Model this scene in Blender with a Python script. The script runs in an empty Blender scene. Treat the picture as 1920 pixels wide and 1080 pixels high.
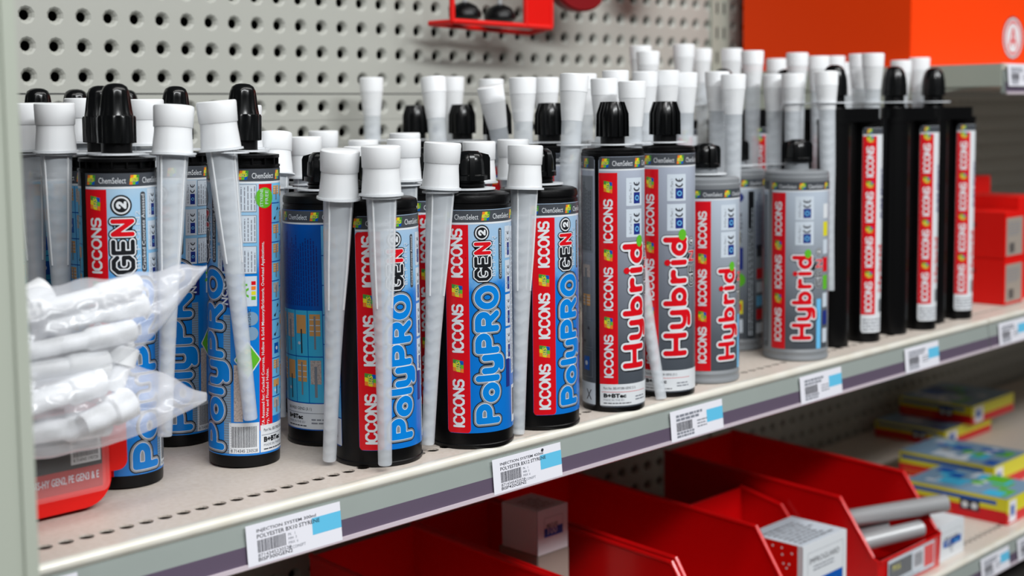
import bpy, bmesh, math, random
import numpy as np
from mathutils import Vector, Matrix
PI = math.pi
S = 0.00084            # drawing unit -> metres
Z0 = 1.35              # height of the lens above the floor (m)
SH = -284.6            # top of the main shelf (drawing units)
LOW = -600.0           # top of the lower shelf
WALL = 1263.7          # face of the pegboard
rnd = random.Random(7)
scn = bpy.context.scene
C = scn.collection

def W(x, y, z): return Vector((x*S, y*S, z*S + Z0))

# ------------------------------------------------------------------ camera
cd = bpy.data.cameras.new('camera'); cam = bpy.data.objects.new('camera', cd); C.objects.link(cam)
R_ = Vector((0.70103791, -0.71303529, -0.01124833)); U_ = Vector((0.073528, 0.05658362, 0.99568666)); F_ = Vector((0.70932325, 0.69884116, -0.09209534))
m = Matrix((R_, U_, -F_)).transposed().to_4x4(); m.translation = W(0, 0, 0)
cam.matrix_world = m
cd.sensor_width = 36; cd.lens = 2543.81/1920*36; cd.shift_y = -100.0/1920
cd.clip_start = 0.02; cd.clip_end = 60
cd.dof.use_dof = True; cd.dof.focus_distance = 1130*S; cd.dof.aperture_fstop = 5.8
scn.camera = cam
# ------------------------------------------------------------------ light and exposure
wd = bpy.data.worlds.new('world'); scn.world = wd; wd.use_nodes = True
wd.node_tree.nodes['Background'].inputs[0].default_value = (0.93, 0.97, 1.0, 1)
wd.node_tree.nodes['Background'].inputs[1].default_value = 0.06
def area(name, loc, target, sx, sy, power, col):
    l = bpy.data.lights.new(name, 'AREA'); l.shape = 'RECTANGLE'; l.size = sx; l.size_y = sy; l.energy = power; l.color = col
    o = bpy.data.objects.new(name, l); C.objects.link(o); o.location = loc
    o.rotation_euler = (Vector(target) - Vector(loc)).to_track_quat('-Z', 'Y').to_euler()
    return o
area('ceiling_light', (1.0, -0.35, 3.3), (1.0, 0.75, 1.1), 4.6, 0.28, 42, (1.0, 0.985, 0.96))
area('ceiling_light', (0.4, -1.75, 3.15), (0.9, 0.75, 1.1), 3.6, 0.28, 124, (0.97, 0.99, 1.0))
scn.view_settings.view_transform = 'Standard'; scn.view_settings.look = 'None'
scn.view_settings.exposure = 0.0; scn.view_settings.gamma = 1.0; scn.view_settings.use_curve_mapping = False
scn.cycles.max_bounces = 10; scn.cycles.transparent_max_bounces = 24
try:
    scn.cycles.use_denoising = True
except Exception: pass

# ------------------------------------------------------------------ materials
def lin(c):
    return tuple((v/255/12.92 if v/255 <= .04045 else ((v/255+.055)/1.055)**2.4) for v in c)
MATS = {}
def mat(name, rgb, rough=.45, metal=0, spec=.5, coat=0, trans=0, bump=0, bscale=400, mott=0, mscale=60, mcol=None):
    if name in MATS: return MATS[name]
    M = bpy.data.materials.new(name); M.use_nodes = True
    nt = M.node_tree; b = nt.nodes['Principled BSDF']
    c = lin(rgb) + (1,)
    b.inputs['Base Color'].default_value = c
    b.inputs['Roughness'].default_value = rough; b.inputs['Metallic'].default_value = metal
    b.inputs['Specular IOR Level'].default_value = spec; b.inputs['Coat Weight'].default_value = coat
    b.inputs['Coat Roughness'].default_value = .12
    tc = None
    if mott or bump:
        tc = nt.nodes.new('ShaderNodeTexCoord')
    if mott:
        n = nt.nodes.new('ShaderNodeTexNoise'); n.inputs['Scale'].default_value = mscale; n.inputs['Detail'].default_value = 6
        nt.links.new(tc.outputs['Object'], n.inputs['Vector'])
        r = nt.nodes.new('ShaderNodeMapRange'); r.inputs[1].default_value = .38; r.inputs[2].default_value = .72
        nt.links.new(n.outputs[0], r.inputs[0])
        mx = nt.nodes.new('ShaderNodeMix'); mx.data_type = 'RGBA'
        mm = nt.nodes.new('ShaderNodeMath'); mm.operation = 'MULTIPLY'; mm.inputs[1].default_value = mott
        nt.links.new(r.outputs[0], mm.inputs[0]); nt.links.new(mm.outputs[0], mx.inputs[0])
        mx.inputs[6].default_value = c; mx.inputs[7].default_value = (lin(mcol) if mcol else tuple(v*.4 for v in c[:3])) + (1,)
        nt.links.new(mx.outputs[2], b.inputs['Base Color'])
    if bump:
        n2 = nt.nodes.new('ShaderNodeTexNoise'); n2.inputs['Scale'].default_value = bscale
        nt.links.new(tc.outputs['Object'], n2.inputs['Vector'])
        bp = nt.nodes.new('ShaderNodeBump'); bp.inputs['Strength'].default_value = bump; bp.inputs['Distance'].default_value = .001
        nt.links.new(n2.outputs[0], bp.inputs['Height']); nt.links.new(bp.outputs[0], b.inputs['Normal'])
    if trans:
        out = nt.nodes['Material Output']; tr = nt.nodes.new('ShaderNodeBsdfTransparent'); ms = nt.nodes.new('ShaderNodeMixShader')
        ms.inputs[0].default_value = 1-trans
        nt.links.new(tr.outputs[0], ms.inputs[1]); nt.links.new(b.outputs[0], ms.inputs[2]); nt.links.new(ms.outputs[0], out.inputs[0])
    MATS[name] = M
    return M
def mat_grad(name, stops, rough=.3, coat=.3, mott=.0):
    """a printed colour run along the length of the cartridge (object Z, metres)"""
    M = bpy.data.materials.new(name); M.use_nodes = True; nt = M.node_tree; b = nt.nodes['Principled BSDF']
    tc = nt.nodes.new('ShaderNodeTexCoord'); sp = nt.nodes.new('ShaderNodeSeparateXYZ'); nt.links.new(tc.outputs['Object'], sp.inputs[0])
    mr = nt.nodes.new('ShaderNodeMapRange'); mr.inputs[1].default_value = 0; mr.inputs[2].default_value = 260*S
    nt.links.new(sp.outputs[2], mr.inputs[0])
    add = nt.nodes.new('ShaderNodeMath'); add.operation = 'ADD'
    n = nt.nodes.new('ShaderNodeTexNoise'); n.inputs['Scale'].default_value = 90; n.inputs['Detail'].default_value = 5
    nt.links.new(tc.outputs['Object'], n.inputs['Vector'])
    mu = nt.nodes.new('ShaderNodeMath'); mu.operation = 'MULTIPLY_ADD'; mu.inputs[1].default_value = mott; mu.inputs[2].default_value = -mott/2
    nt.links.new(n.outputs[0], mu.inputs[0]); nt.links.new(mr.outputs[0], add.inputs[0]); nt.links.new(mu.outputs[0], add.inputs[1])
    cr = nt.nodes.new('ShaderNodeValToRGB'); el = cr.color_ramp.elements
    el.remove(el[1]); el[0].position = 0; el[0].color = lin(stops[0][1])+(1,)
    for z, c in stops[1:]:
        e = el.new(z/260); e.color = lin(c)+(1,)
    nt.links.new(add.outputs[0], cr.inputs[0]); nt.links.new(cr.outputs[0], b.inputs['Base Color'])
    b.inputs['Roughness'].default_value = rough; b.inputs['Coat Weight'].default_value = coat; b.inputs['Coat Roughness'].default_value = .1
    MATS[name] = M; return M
mat('black', (6, 6, 7), .34, spec=.22, bump=.05, bscale=900)
mat('cap_black', (6, 7, 8), .25, spec=.32, coat=.2)
mat('black_print', (22, 24, 28), .35, spec=.35, coat=.1)
mat('header', (66, 70, 76), .35, spec=.35, coat=.1)
mat('white_print', (214, 218, 222), .35, spec=.35, coat=.1)
mat('pale_print', (196, 206, 216), .35, spec=.35, coat=.1)
mat('grey_print', (120, 126, 134), .35, spec=.35, coat=.1)
mat('silver_print', (150, 156, 164), .28, .35, coat=.25)
mat('red', (206, 8, 24), .33, spec=.35, coat=.1)
mat('dred', (120, 8, 16), .4)
mat('dred2', (170, 20, 22), .4)
mat('blue', (0, 122, 206), .33, spec=.35, coat=.1)
mat('dblue', (0, 82, 170), .35, spec=.35, coat=.1)
mat('navy', (28, 44, 120), .35, spec=.35, coat=.1)
mat('sky', (104, 182, 226), .35, spec=.35, coat=.1)
mat('cyan', (60, 176, 216), .35, spec=.35, coat=.1)
mat('green', (92, 176, 40), .35, spec=.35, coat=.1)
mat('leaf', (64, 136, 52), .35, coat=.1)
mat('yellow', (214, 206, 40), .35, spec=.35, coat=.1)
mat('orange', (226, 120, 40), .35, spec=.35, coat=.1)
mat('brick', (206, 150, 84), .4, coat=.2)
mat('tan', (190, 176, 168), .4, mott=.8, mscale=900, mcol=(130, 120, 116))
mat('rod_print', (120, 150, 176), .35, spec=.35, coat=.1)
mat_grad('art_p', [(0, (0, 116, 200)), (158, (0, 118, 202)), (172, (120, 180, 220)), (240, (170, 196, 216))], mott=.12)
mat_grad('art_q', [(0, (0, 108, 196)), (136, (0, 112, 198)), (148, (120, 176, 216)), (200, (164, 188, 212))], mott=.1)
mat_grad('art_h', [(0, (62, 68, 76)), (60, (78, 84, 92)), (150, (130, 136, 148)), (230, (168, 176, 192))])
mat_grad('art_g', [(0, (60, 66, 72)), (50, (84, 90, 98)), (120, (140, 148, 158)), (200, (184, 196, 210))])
mat('grey_body', (128, 132, 136), .38, bump=.04, bscale=900)
mat('cap_white', (246, 248, 250), .4, trans=.1)
mat('nozzle', (226, 232, 238), .32, trans=.5, coat=.15)
mat('nozzle_neck', (248, 250, 252), .34, trans=.27, coat=.15)
mat('mixer', (232, 236, 240), .5, trans=.6)
mat('holder', (226, 230, 234), .35, trans=.18)
mat('shelf', (206, 196, 186), .42, mott=.5, mscale=260, mcol=(186, 172, 158), bump=.12, bscale=1600)
mat('lip', (222, 220, 210), .28, metal=.1, coat=.3, mott=.35, mscale=30, mcol=(196, 184, 160))
mat('rail', (146, 154, 150), .3, coat=.4, mott=.3, mscale=40, mcol=(140, 148, 144))
mat('plum', (92, 80, 98), .3, coat=.4)  # colour stands in for the reflection low on the price rail
mat('rail_edge', (196, 184, 192), .25, coat=.4)
mat('peg', (168, 169, 162), .42, bump=.05, bscale=300)
mat('dark', (10, 10, 10), .8)
mat('post', (166, 172, 160), .5)
mat('binred', (204, 4, 8), .3, coat=.25)
mat('boxorange', (236, 62, 0), .5, spec=.2)
mat('boxred', (214, 14, 6), .42, spec=.3)
mat('tag_paper', (224, 224, 232), .35, spec=.35, coat=.1)
mat('tag_blue', (96, 186, 222), .35, spec=.35, coat=.1)
mat('ink', (40, 42, 52), .5)
mat('ink_soft', (120, 124, 134), .5)
mat('zinc', (178, 180, 182), .3, metal=.35)
mat('base_dark', (44, 40, 38), .6)
mat('floor', (96, 92, 88), .4, mott=.4, mscale=3)
mat('clear', (255, 255, 255), .05, trans=.94, coat=.3)
mat('bag_film', (240, 242, 248), .16, trans=.64, coat=.6)
mat('card', (150, 140, 130), .6)

# ------------------------------------------------------------------ mesh helpers (all in drawing units)
class MB:
    def __init__(self): self.v = []; self.f = []; self.mi = []; self.m = []; self.sm = []
    def slot(self, name):
        if name not in self.m: self.m.append(name)
        return self.m.index(name)
    def add(self, vs, fs, m, smooth=False):
        k = len(self.v); self.v += [tuple(p) for p in vs]; i = self.slot(m)
        for f in fs: self.f.append(tuple(k+a for a in f)); self.mi.append(i); self.sm.append(smooth)
        return self
    def box(self, x0, x1, y0, y1, z0, z1, m):
        v = [(x0,y0,z0),(x1,y0,z0),(x1,y1,z0),(x0,y1,z0),(x0,y0,z1),(x1,y0,z1),(x1,y1,z1),(x0,y1,z1)]
        return self.add(v, [(0,3,2,1),(4,5,6,7),(0,1,5,4),(1,2,6,5),(2,3,7,6),(3,0,4,7)], m)
    def lathe(self, prof, m, n=48, smooth=True, cx=0, cy=0, fn=None, caps=True):
        vs = []; fs = []
        for (r, z) in prof:
            for i in range(n):
                a = 2*PI*i/n; rr = fn(r, z, a) if fn else r
                vs.append((cx+rr*math.cos(a), cy+rr*math.sin(a), z))
        for j in range(len(prof)-1):
            for i in range(n):
                a = j*n+i; b = j*n+(i+1) % n; fs.append((a, b, b+n, a+n))
        if caps:
            if prof[0][0] > .01: fs.append(tuple(range(n-1, -1, -1)))
            if prof[-1][0] > .01: fs.append(tuple(range((len(prof)-1)*n, len(prof)*n)))
        return self.add(vs, fs, m, smooth)
    def prism(self, poly, axis, a0, a1, m, smooth=False):
        """poly in the two other axes, extruded along axis from a0 to a1"""
        n = len(poly)
        def P(p, a): return (a, p[0], p[1]) if axis == 0 else ((p[0], a, p[1]) if axis == 1 else (p[0], p[1], a))
        vs = [P(p, a0) for p in poly] + [P(p, a1) for p in poly]
        fs = [tuple(range(n)), tuple(range(2*n-1, n-1, -1))] + [(i, i+n, (i+1) % n+n, (i+1) % n) for i in range(n)]
        return self.add(vs, fs, m, smooth)
    def tube(self, pts, rad, m, n=10, smooth=True, close=True):
        pts = [Vector(p) for p in pts]; vs = []; fs = []
        rads = rad if isinstance(rad, (list, tuple)) else [rad]*len(pts)
        up = Vector((0, 0, 1))
        for i, p in enumerate(pts):
            d = (pts[min(i+1, len(pts)-1)]-pts[max(i-1, 0)]).normalized()
            u = up if abs(d.dot(up)) < .95 else Vector((1, 0, 0))
            a = d.cross(u).normalized(); b = a.cross(d).normalized()
            for k in range(n):
                t = 2*PI*k/n; vs.append(p+(a*math.cos(t)+b*math.sin(t))*rads[i])
        for i in range(len(pts)-1):
            for k in range(n): fs.append((i*n+k, (i+1)*n+k, (i+1)*n+(k+1) % n, i*n+(k+1) % n))
        if close: fs.append(tuple(range(n))); fs.append(tuple(range(len(pts)*n-1, (len(pts)-1)*n-1, -1)))
        return self.add([tuple(v) for v in vs], fs, m, smooth)
    def mesh(self, name):
        me = bpy.data.meshes.new(name)
        me.from_pydata([(a*S, b*S, c*S) for a, b, c in self.v], [], self.f)
        for nm in self.m: me.materials.append(MATS[nm])
        me.polygons.foreach_set('material_index', self.mi); me.polygons.foreach_set('use_smooth', self.sm)
        me.validate(); me.update()
        if any(self.sm) and any(len(f) for f in self.f):
            try: me.set_sharp_from_angle(angle=math.radians(38))
            except Exception: pass
        return me
    def build(self, name, parent=None):
        return link(name, self.mesh(name), parent)
def link(name, me, parent=None):
    o = bpy.data.objects.new(name, me); C.objects.link(o)
    if parent is not None: o.parent = parent
    return o
def fixn(mb):   # consistent outward normals
    me = mb
    bm = bmesh.new(); bm.from_mesh(me); bmesh.ops.recalc_face_normals(bm, faces=bm.faces); bm.to_mesh(me); bm.free(); return me
def empty(name, x, y, z, rz=0, label=None, cat=None, group=None):
    o = bpy.data.objects.new(name, None); C.objects.link(o); o.empty_display_size = .01
    o.location = W(x, y, z); o.rotation_euler = (0, 0, rz)
    tag(o, label, cat, group); return o
def tag(o, label=None, cat=None, group=None, kind=None):
    if label: o['label'] = label
    if cat: o['category'] = cat
    if group: o['group'] = group
    if kind: o['kind'] = kind
    return o
def at(o, x=0, y=0, z=0): o.location = W(x, y, z); return o

# ------------------------------------------------------------------ outlines by distance field (for printed letters)
def raster(fn, u0, u1, v0, v1, h, hv=None):
    hv = hv or h
    nu = max(2, int(math.ceil((u1-u0)/h))); nv = max(2, int(math.ceil((v1-v0)/hv)))
    us = np.linspace(u0, u1, nu+1); vs = np.linspace(v0, v1, nv+1)
    Uu, Vv = np.meshgrid(us, vs, indexing='ij'); F = fn(Uu, Vv)
    ins = F < 0
    verts = []; faces = []
    full = ins[:-1, :-1] & ins[1:, :-1] & ins[1:, 1:] & ins[:-1, 1:]
    anyi = ins[:-1, :-1] | ins[1:, :-1] | ins[1:, 1:] | ins[:-1, 1:]
    def quad(i, j0, j1):
        k = len(verts); verts.extend([(us[i], vs[j0]), (us[i+1], vs[j0]), (us[i+1], vs[j1]), (us[i], vs[j1])]); faces.append((k, k+1, k+2, k+3))
    for i in range(nu):
        j = 0
        while j < nv:
            if full[i, j]:
                k = j
                while k < nv and full[i, k]: k += 1
                quad(i, j, k); j = k; continue
            if anyi[i, j]:
                cs = [(i, j), (i+1, j), (i+1, j+1), (i, j+1)]; poly = []
                for q in range(4):
                    a = cs[q]; b = cs[(q+1) % 4]; fa = F[a]; fb = F[b]
                    if fa < 0: poly.append((us[a[0]], vs[a[1]]))
                    if (fa < 0) != (fb < 0):
                        t = fa/(fa-fb); poly.append((us[a[0]]+(us[b[0]]-us[a[0]])*t, vs[a[1]]+(vs[b[1]]-vs[a[1]])*t))
                if len(poly) >= 3:
                    k = len(verts); verts.extend(poly); faces.append(tuple(range(k, k+len(poly))))
            j += 1
    return verts, faces
def seg_field(segs):
    A = np.array(segs, float)
    def fn(Uu, Vv):
        D = np.full(Uu.shape, 1e9)
        for (x0, y0, x1, y1) in A:
            dx, dy = x1-x0, y1-y0; L2 = dx*dx+dy*dy+1e-9
            t = np.clip(((Uu-x0)*dx+(Vv-y0)*dy)/L2, 0, 1)
            D = np.minimum(D, (Uu-x0-t*dx)**2+(Vv-y0-t*dy)**2)
        return np.sqrt(D)
    return fn
def arc(cx, cy, rx, ry, a0, a1, n=10):
    return [(cx+rx*math.cos(math.radians(a0+(a1-a0)*i/n)), cy+ry*math.sin(math.radians(a0+(a1-a0)*i/n))) for i in range(n+1)]
# letter skeletons: (width, polylines) in a box of height 1
GL = {
 'P': (.56, [[(0, 0), (0, 1), (.3, 1)] + arc(.3, .73, .26, .27, 90, -90) + [(0, .46)]]),
 'R': (.60, [[(0, 0), (0, 1), (.3, 1)] + arc(.3, .73, .26, .27, 90, -90) + [(0, .46)], [(.3, .46), (.58, 0)]]),
 'O': (.70, [arc(.35, .5, .35, .5, 0, 360, 24)]),
 'o': (.54, [arc(.27, .33, .27, .33, 0, 360, 20)]),
 'l': (.0, [[(0, 0), (0, 1)]]),
 'y': (.52, [[(0, .68), (0, .3)] + arc(.26, .27, .26, .27, 180, 360, 8) + [(.52, .68)], [(.52, .3), (.52, -.08)] + arc(.30, -.08, .22, .2, 0, -90, 5) + [(.1, -.28)]]),
 'H': (.66, [[(0, 0), (0, 1)], [(.66, 0), (.66, 1)], [(0, .5), (.66, .5)]]),
 'b': (.50, [[(0, 1), (0, 0)], arc(.25, .31, .25, .31, 0, 360, 18)]),
 'r': (.34, [[(0, 0), (0, .66)], [(0, .4)] + arc(.24, .4, .24, .24, 180, 70, 6)]),
 'i': (.0, [[(0, 0), (0, .64)]]),
 'd': (.50, [[(.5, 1), (.5, 0)], arc(.25, .31, .25, .31, 0, 360, 18)]),
 'I': (.0, [[(0, 0), (0, 1)]]),
 'C': (.66, [[(.66, .8), (.5, 1), (.2, 1), (0, .74), (0, .26), (.2, 0), (.5, 0), (.66, .2)]]),
 '0': (.72, [[(.22, 0), (0, .3), (0, .7), (.22, 1), (.5, 1), (.72, .7), (.72, .3), (.5, 0), (.22, 0)]]),
 'N': (.66, [[(0, 0), (0, 1), (.66, 0), (.66, 1)]]),
 'S': (.6, [[(.6, .86), (.48, 1), (.14, 1), (0, .86), (0, .64), (.14, .5), (.46, .5), (.6, .36), (.6, .14), (.46, 0), (.12, 0), (0, .14)]]),
 'G': (.66, [[(.66, .82), (.5, 1), (.18, 1), (0, .78), (0, .22), (.18, 0), (.5, 0), (.66, .2), (.66, .48), (.36, .48)]]),
 'E': (.5, [[(.5, 1), (0, 1), (0, 0), (.5, 0)], [(0, .5), (.44, .5)]]),
 '2': (.5, [[(0, .74)] + arc(.25, .74, .25, .26, 160, -30, 8) + [(0, 0), (.52, 0)]]),
}
def word_segs(word, gap, ub, v0, length, height):
    """letters stand on u = ub, tops toward -u, reading along +v"""
    w = sum(GL[c][0] for c in word)+gap*(len(word)-1); k = length/w; s = 0; out = []
    for c in word:
        for pl in GL[c][1]:
            for a, b in zip(pl[:-1], pl[1:]):
                out.append((ub-a[1]*height, v0+(s+a[0])*k, ub-b[1]*height, v0+(s+b[0])*k))
        s += GL[c][0]+gap
    return out
_fc = {}
def font_mesh(text, bold=0):
    if (text, bold) in _fc: return _fc[(text, bold)]
    cu = bpy.data.curves.new('t', 'FONT'); cu.body = text; cu.size = 1; cu.resolution_u = 2; cu.offset = bold
    o = bpy.data.objects.new('t', cu); C.objects.link(o)
    dg = bpy.context.evaluated_depsgraph_get(); me = bpy.data.meshes.new_from_object(o.evaluated_get(dg))
    v = [(a.co.x, a.co.y) for a in me.vertices]; f = [tuple(p.vertices) for p in me.polygons]
    bpy.data.objects.remove(o); bpy.data.curves.remove(cu); bpy.data.meshes.remove(me)
    x0 = min(a[0] for a in v); x1 = max(a[0] for a in v); y0 = min(a[1] for a in v); y1 = max(a[1] for a in v)
    r = ([((a-x0)/(x1-x0), (b-y0)/(y1-y0)) for a, b in v], f, (x1-x0)/(y1-y0)); _fc[(text, bold)] = r; return r

class Sheet:
    """a printed sheet in label space: u to the right, v up"""
    def __init__(self): self.v = []; self.f = []; self.mi = []; self.m = []
    def put(self, vs, fs, m, layer):
        if m not in self.m: self.m.append(m)
        i = self.m.index(m); k = len(self.v); self.v += [(float(a), float(b), layer) for a, b in vs]
        for f in fs: self.f.append(tuple(k+q for q in f)); self.mi.append(i)
    def rect(self, u0, u1, v0, v1, m, layer=1, step=2.2):
        n = max(1, int(math.ceil(abs(u1-u0)/step)))
        vs = []; fs = []
        for i in range(n+1):
            u = u0+(u1-u0)*i/n; vs += [(u, v0), (u, v1)]
        for i in range(n): fs.append((2*i, 2*i+2, 2*i+3, 2*i+1))
        self.put(vs, fs, m, layer)
    def rrect(self, u0, u1, v0, v1, r, m, layer=0):
        fn = lambda a, b: np.hypot(np.maximum(np.abs(a-(u0+u1)/2)-(u1-u0)/2+r, 0), np.maximum(np.abs(b-(v0+v1)/2)-(v1-v0)/2+r, 0))-r
        n = int((v1-v0)/max(r, 2))
        vs, fs = raster(fn, u0-.3, u1+.3, v0-.3, v1+.3, 1.3, (v1-v0)/max(6, min(60, n*2)))
        self.put(vs, fs, m, layer)
    def disc(self, u, v, r, m, layer=2, e=1):
        vs, fs = raster(lambda a, b: np.hypot(a-u, (b-v)/e)-r, u-r-.3, u+r+.3, v-r*e-.3, v+r*e+.3, max(.5, r/8)); self.put(vs, fs, m, layer)
    def poly(self, pts, m, layer=2): self.put(pts, [tuple(range(len(pts)))], m, layer)
    def strokes(self, segs, layers, h=.6):
        f = seg_field(segs); A = np.array(segs)
        for hw, m, layer in layers:
            x0 = min(A[:, 0].min(), A[:, 2].min())-hw-.5; x1 = max(A[:, 0].max(), A[:, 2].max())+hw+.5
            y0 = min(A[:, 1].min(), A[:, 3].min())-hw-.5; y1 = max(A[:, 1].max(), A[:, 3].max())+hw+.5
            vs, fs = raster(lambda a, b: f(a, b)-hw, x0, x1, y0, y1, h, h); self.put(vs, fs, m, layer)
    def text(self, t, u, v, h, m, layer=3, L=None, rot=0, bold=0):
        """rot 0: from (u,v) to the right; rot 90: reading upward, tops toward -u, baseline at u"""
        V, F, asp = font_mesh(t, bold); w = L or h*asp
        if rot == 0: vs = [(u+a*w, v+b*h) for a, b in V]
        else: vs = [(u-b*h, v+a*w) for a, b in V]
        self.put(vs, F, m, layer)
    def barcode(self, u0, u1, v0, v1, m='ink', layer=3, vert=False, seed=3, den=.62):
        r = random.Random(seed); p = 0; L = (v1-v0) if vert else (u1-u0)
        while p < L:
            w = r.choice([.6, .6, 1.1, 1.6])*L/40; 
            if vert: self.rect(u0, u1, v0+p, v0+min(p+w*den, L), m, layer)
            else: self.rect(u0+p, u0+min(p+w*den, L), v0, v1, m, layer, 9)
            p += w*1.25
    def greek(self, u0, u1, v0, v1, dv, m, layer=3, seed=1, vert=False, fill=.42):
        """fine print, too small to read: rows of short dashes"""
        r = random.Random(seed); a = v0 if not vert else u0; end = v1 if not vert else u1
        while a+dv*fill < end:
            p = u0 if not vert else v0; q = u1 if not vert else v1; q -= r.random()*.25*(q-p)
            while p < q:
                w = r.uniform(1.2, 4.2)*dv*.5; e = min(p+w, q)
                if vert: self.rect(a, a+dv*fill, p, e, m, layer, 9)
                else: self.rect(p, e, a, a+dv*fill, m, layer, 3)
                p = e+dv*.3
            a += dv
    def wrap(self, R, name):
        me = bpy.data.meshes.new(name)
        vs = []
        for u, v, l in self.v:
            r = R+.12+.07*l; a = u/R; vs.append((r*math.cos(a)*S, r*math.sin(a)*S, v*S))
        me.from_pydata(vs, [], self.f)
        for nm in self.m: me.materials.append(MATS[nm])
        me.polygons.foreach_set('material_index', self.mi)
        # round normals
        me.polygons.foreach_set('use_smooth', [True]*len(self.f))
        nor = []
        for u, v, l in self.v: nor.append((math.cos(u/R), math.sin(u/R), 0))
        me.update(); me.normals_split_custom_set_from_vertices(nor)
        return me
    def flat(self, name, fn):
        """fn maps (u, v, lift) to a point in drawing units"""
        me = bpy.data.meshes.new(name)
        me.from_pydata([tuple(c*S for c in fn(u, v, .1+.07*l)) for u, v, l in self.v], [], self.f)
        for nm in self.m: me.materials.append(MATS[nm])
        me.polygons.foreach_set('material_index', self.mi); me.update()
        return me
def emblem(s, u0, u1, v0, v1, layer=2, rot=90):
    """small slanted patchwork emblem with the letters BIS"""
    du = (u1-u0); dv = (v1-v0)
    cols = [['orange', 'green', 'dblue'], ['yellow', 'leaf', 'green'], ['orange', 'yellow', 'leaf']]
    def P(a, b):   # a right, b up in the emblem's own frame, slanted
        a2 = .86*a+.14*b
        return (u0+du*a2, v0+dv*b) if rot == 0 else (u1-du*b, v0+dv*a2)
    for i in range(3):
        for j in range(3):
            q = [P(i/3, j/3), P((i+1)/3, j/3), P((i+1)/3, (j+1)/3), P(i/3, (j+1)/3)]
            s.poly(q, cols[j][i], layer)
    V, F, asp = font_mesh('BIS', .02)
    s.put([P(.12+a*.76, .3+b*.42) for a, b in V], F, 'yellow', layer+2)
    s.put([P(.15+a*.76, .26+b*.42) for a, b in V], F, 'dblue', layer+1)
def header_band(s, u0, u1, v0, v1, seam=0):
    h = v1-v0
    s.rect(u0, u1, v0+1.5, v1, 'header', 1); s.rect(u0, u1, v0, v0+1.5, 'white_print', 1)
    u = u0+3+seam
    while u+4 < u1:
        if u+9 < u1: emblem(s, u, u+8, v0+3, v1-1.4, 2, 0)
        if u+31 < u1: s.text('ChemSelect', u+10.5, v0+h*.34, h*.38, 'white_print', 3, 20)
        u += 33
def iccons(s, u0, u1, v0, cyc, n, L, top_icon=True):
    wd = u1-u0; hw = wd*.052
    for k in range(n):
        v = v0+k*cyc
        s.strokes(word_segs('ICC0NS', .24, u0+wd*.74, v+1, L-2, wd*.46), [(hw, 'white_print', 3)], .45)
        if k < n-1 or top_icon: emblem(s, u0+wd*.26, u0+wd*.76, v+L+(cyc-L)*.24, v+L+(cyc-L)*.76, 3)
def gen2(s, ub, v0, L, h):
    """GEN in dark letters with a light rim, red N, and a 2 in a ring; stands on u = ub"""
    g = word_segs('GE', .22, ub, v0, L*.40, h); n = word_segs('N', 0, ub, v0+L*.50, L*.17, h)
    s.poly([(ub-h*.8, v0+L*.46), (ub-h*1.75, v0+L*.40), (ub-h*1.0, v0+L*.66)], 'black_print', 2.6); s.poly([(ub-h*.1, v0+L*.5), (ub+h*.2, v0+L*.7), (ub+h*.7, v0+L*.78), (ub-h*.3, v0+L*.7)], 'black_print', 2.6)
    s.strokes(g+n, [(h*.25, 'black_print', 3), (h*.185, 'white_print', 4)], .5)
    s.strokes(g, [(h*.11, 'black_print', 5)], .45)
    s.strokes(n, [(h*.12, 'red', 5)], .45)
    c = (ub-h*.55, v0+L*.88)
    s.disc(c[0], c[1], h*.56, 'black_print', 3); s.disc(c[0], c[1], h*.47, 'white_print', 4); s.disc(c[0], c[1], h*.38, 'black_print', 5)
    s.strokes(word_segs('2', 0, c[0]+h*.2, c[1]-h*.12, h*.26, h*.4), [(h*.07, 'white_print', 6)], .4)
def ce_box(s, u0, u1, v0, v1, m='pale_print', seed=1):
    s.rect(u0, u1, v0, v1, m, 2); w = u1-u0; h = v1-v0
    s.rect(u0+w*.42, u0+w*.84, v0+h*.08, v0+h*.48, 'navy', 3)
    s.disc(u0+w*.63, v0+h*.28, min(w*.13, h*.14), 'sky', 4); s.disc(u0+w*.63, v0+h*.28, min(w*.08, h*.09), 'navy', 5)
    for k in (0, 1):
        c = (u0+w*.62, v0+h*(.62+.2*k)); rr = w*.17
        a = arc(c[0], c[1], rr, h*.085, 90, 270, 8) if False else [(c[0]+rr*math.cos(t), c[1]+h*.08*math.sin(t)) for t in [PI*(1.0+i/8) for i in range(9)]]
        seg = [(*a[i], *a[i+1]) for i in range(8)]
        s.strokes(seg, [(w*.04, 'ink', 3)], .4)
        if k: s.rect(c[0]-w*.02, c[0]+w*.02, c[1]-h*.08, c[1]+h*.01, 'ink', 3)
    s.text('B+BTec Plant 1', u0+w*.3, v0+h*.12, w*.13, 'ink_soft', 3, h*.7, 90)
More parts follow.
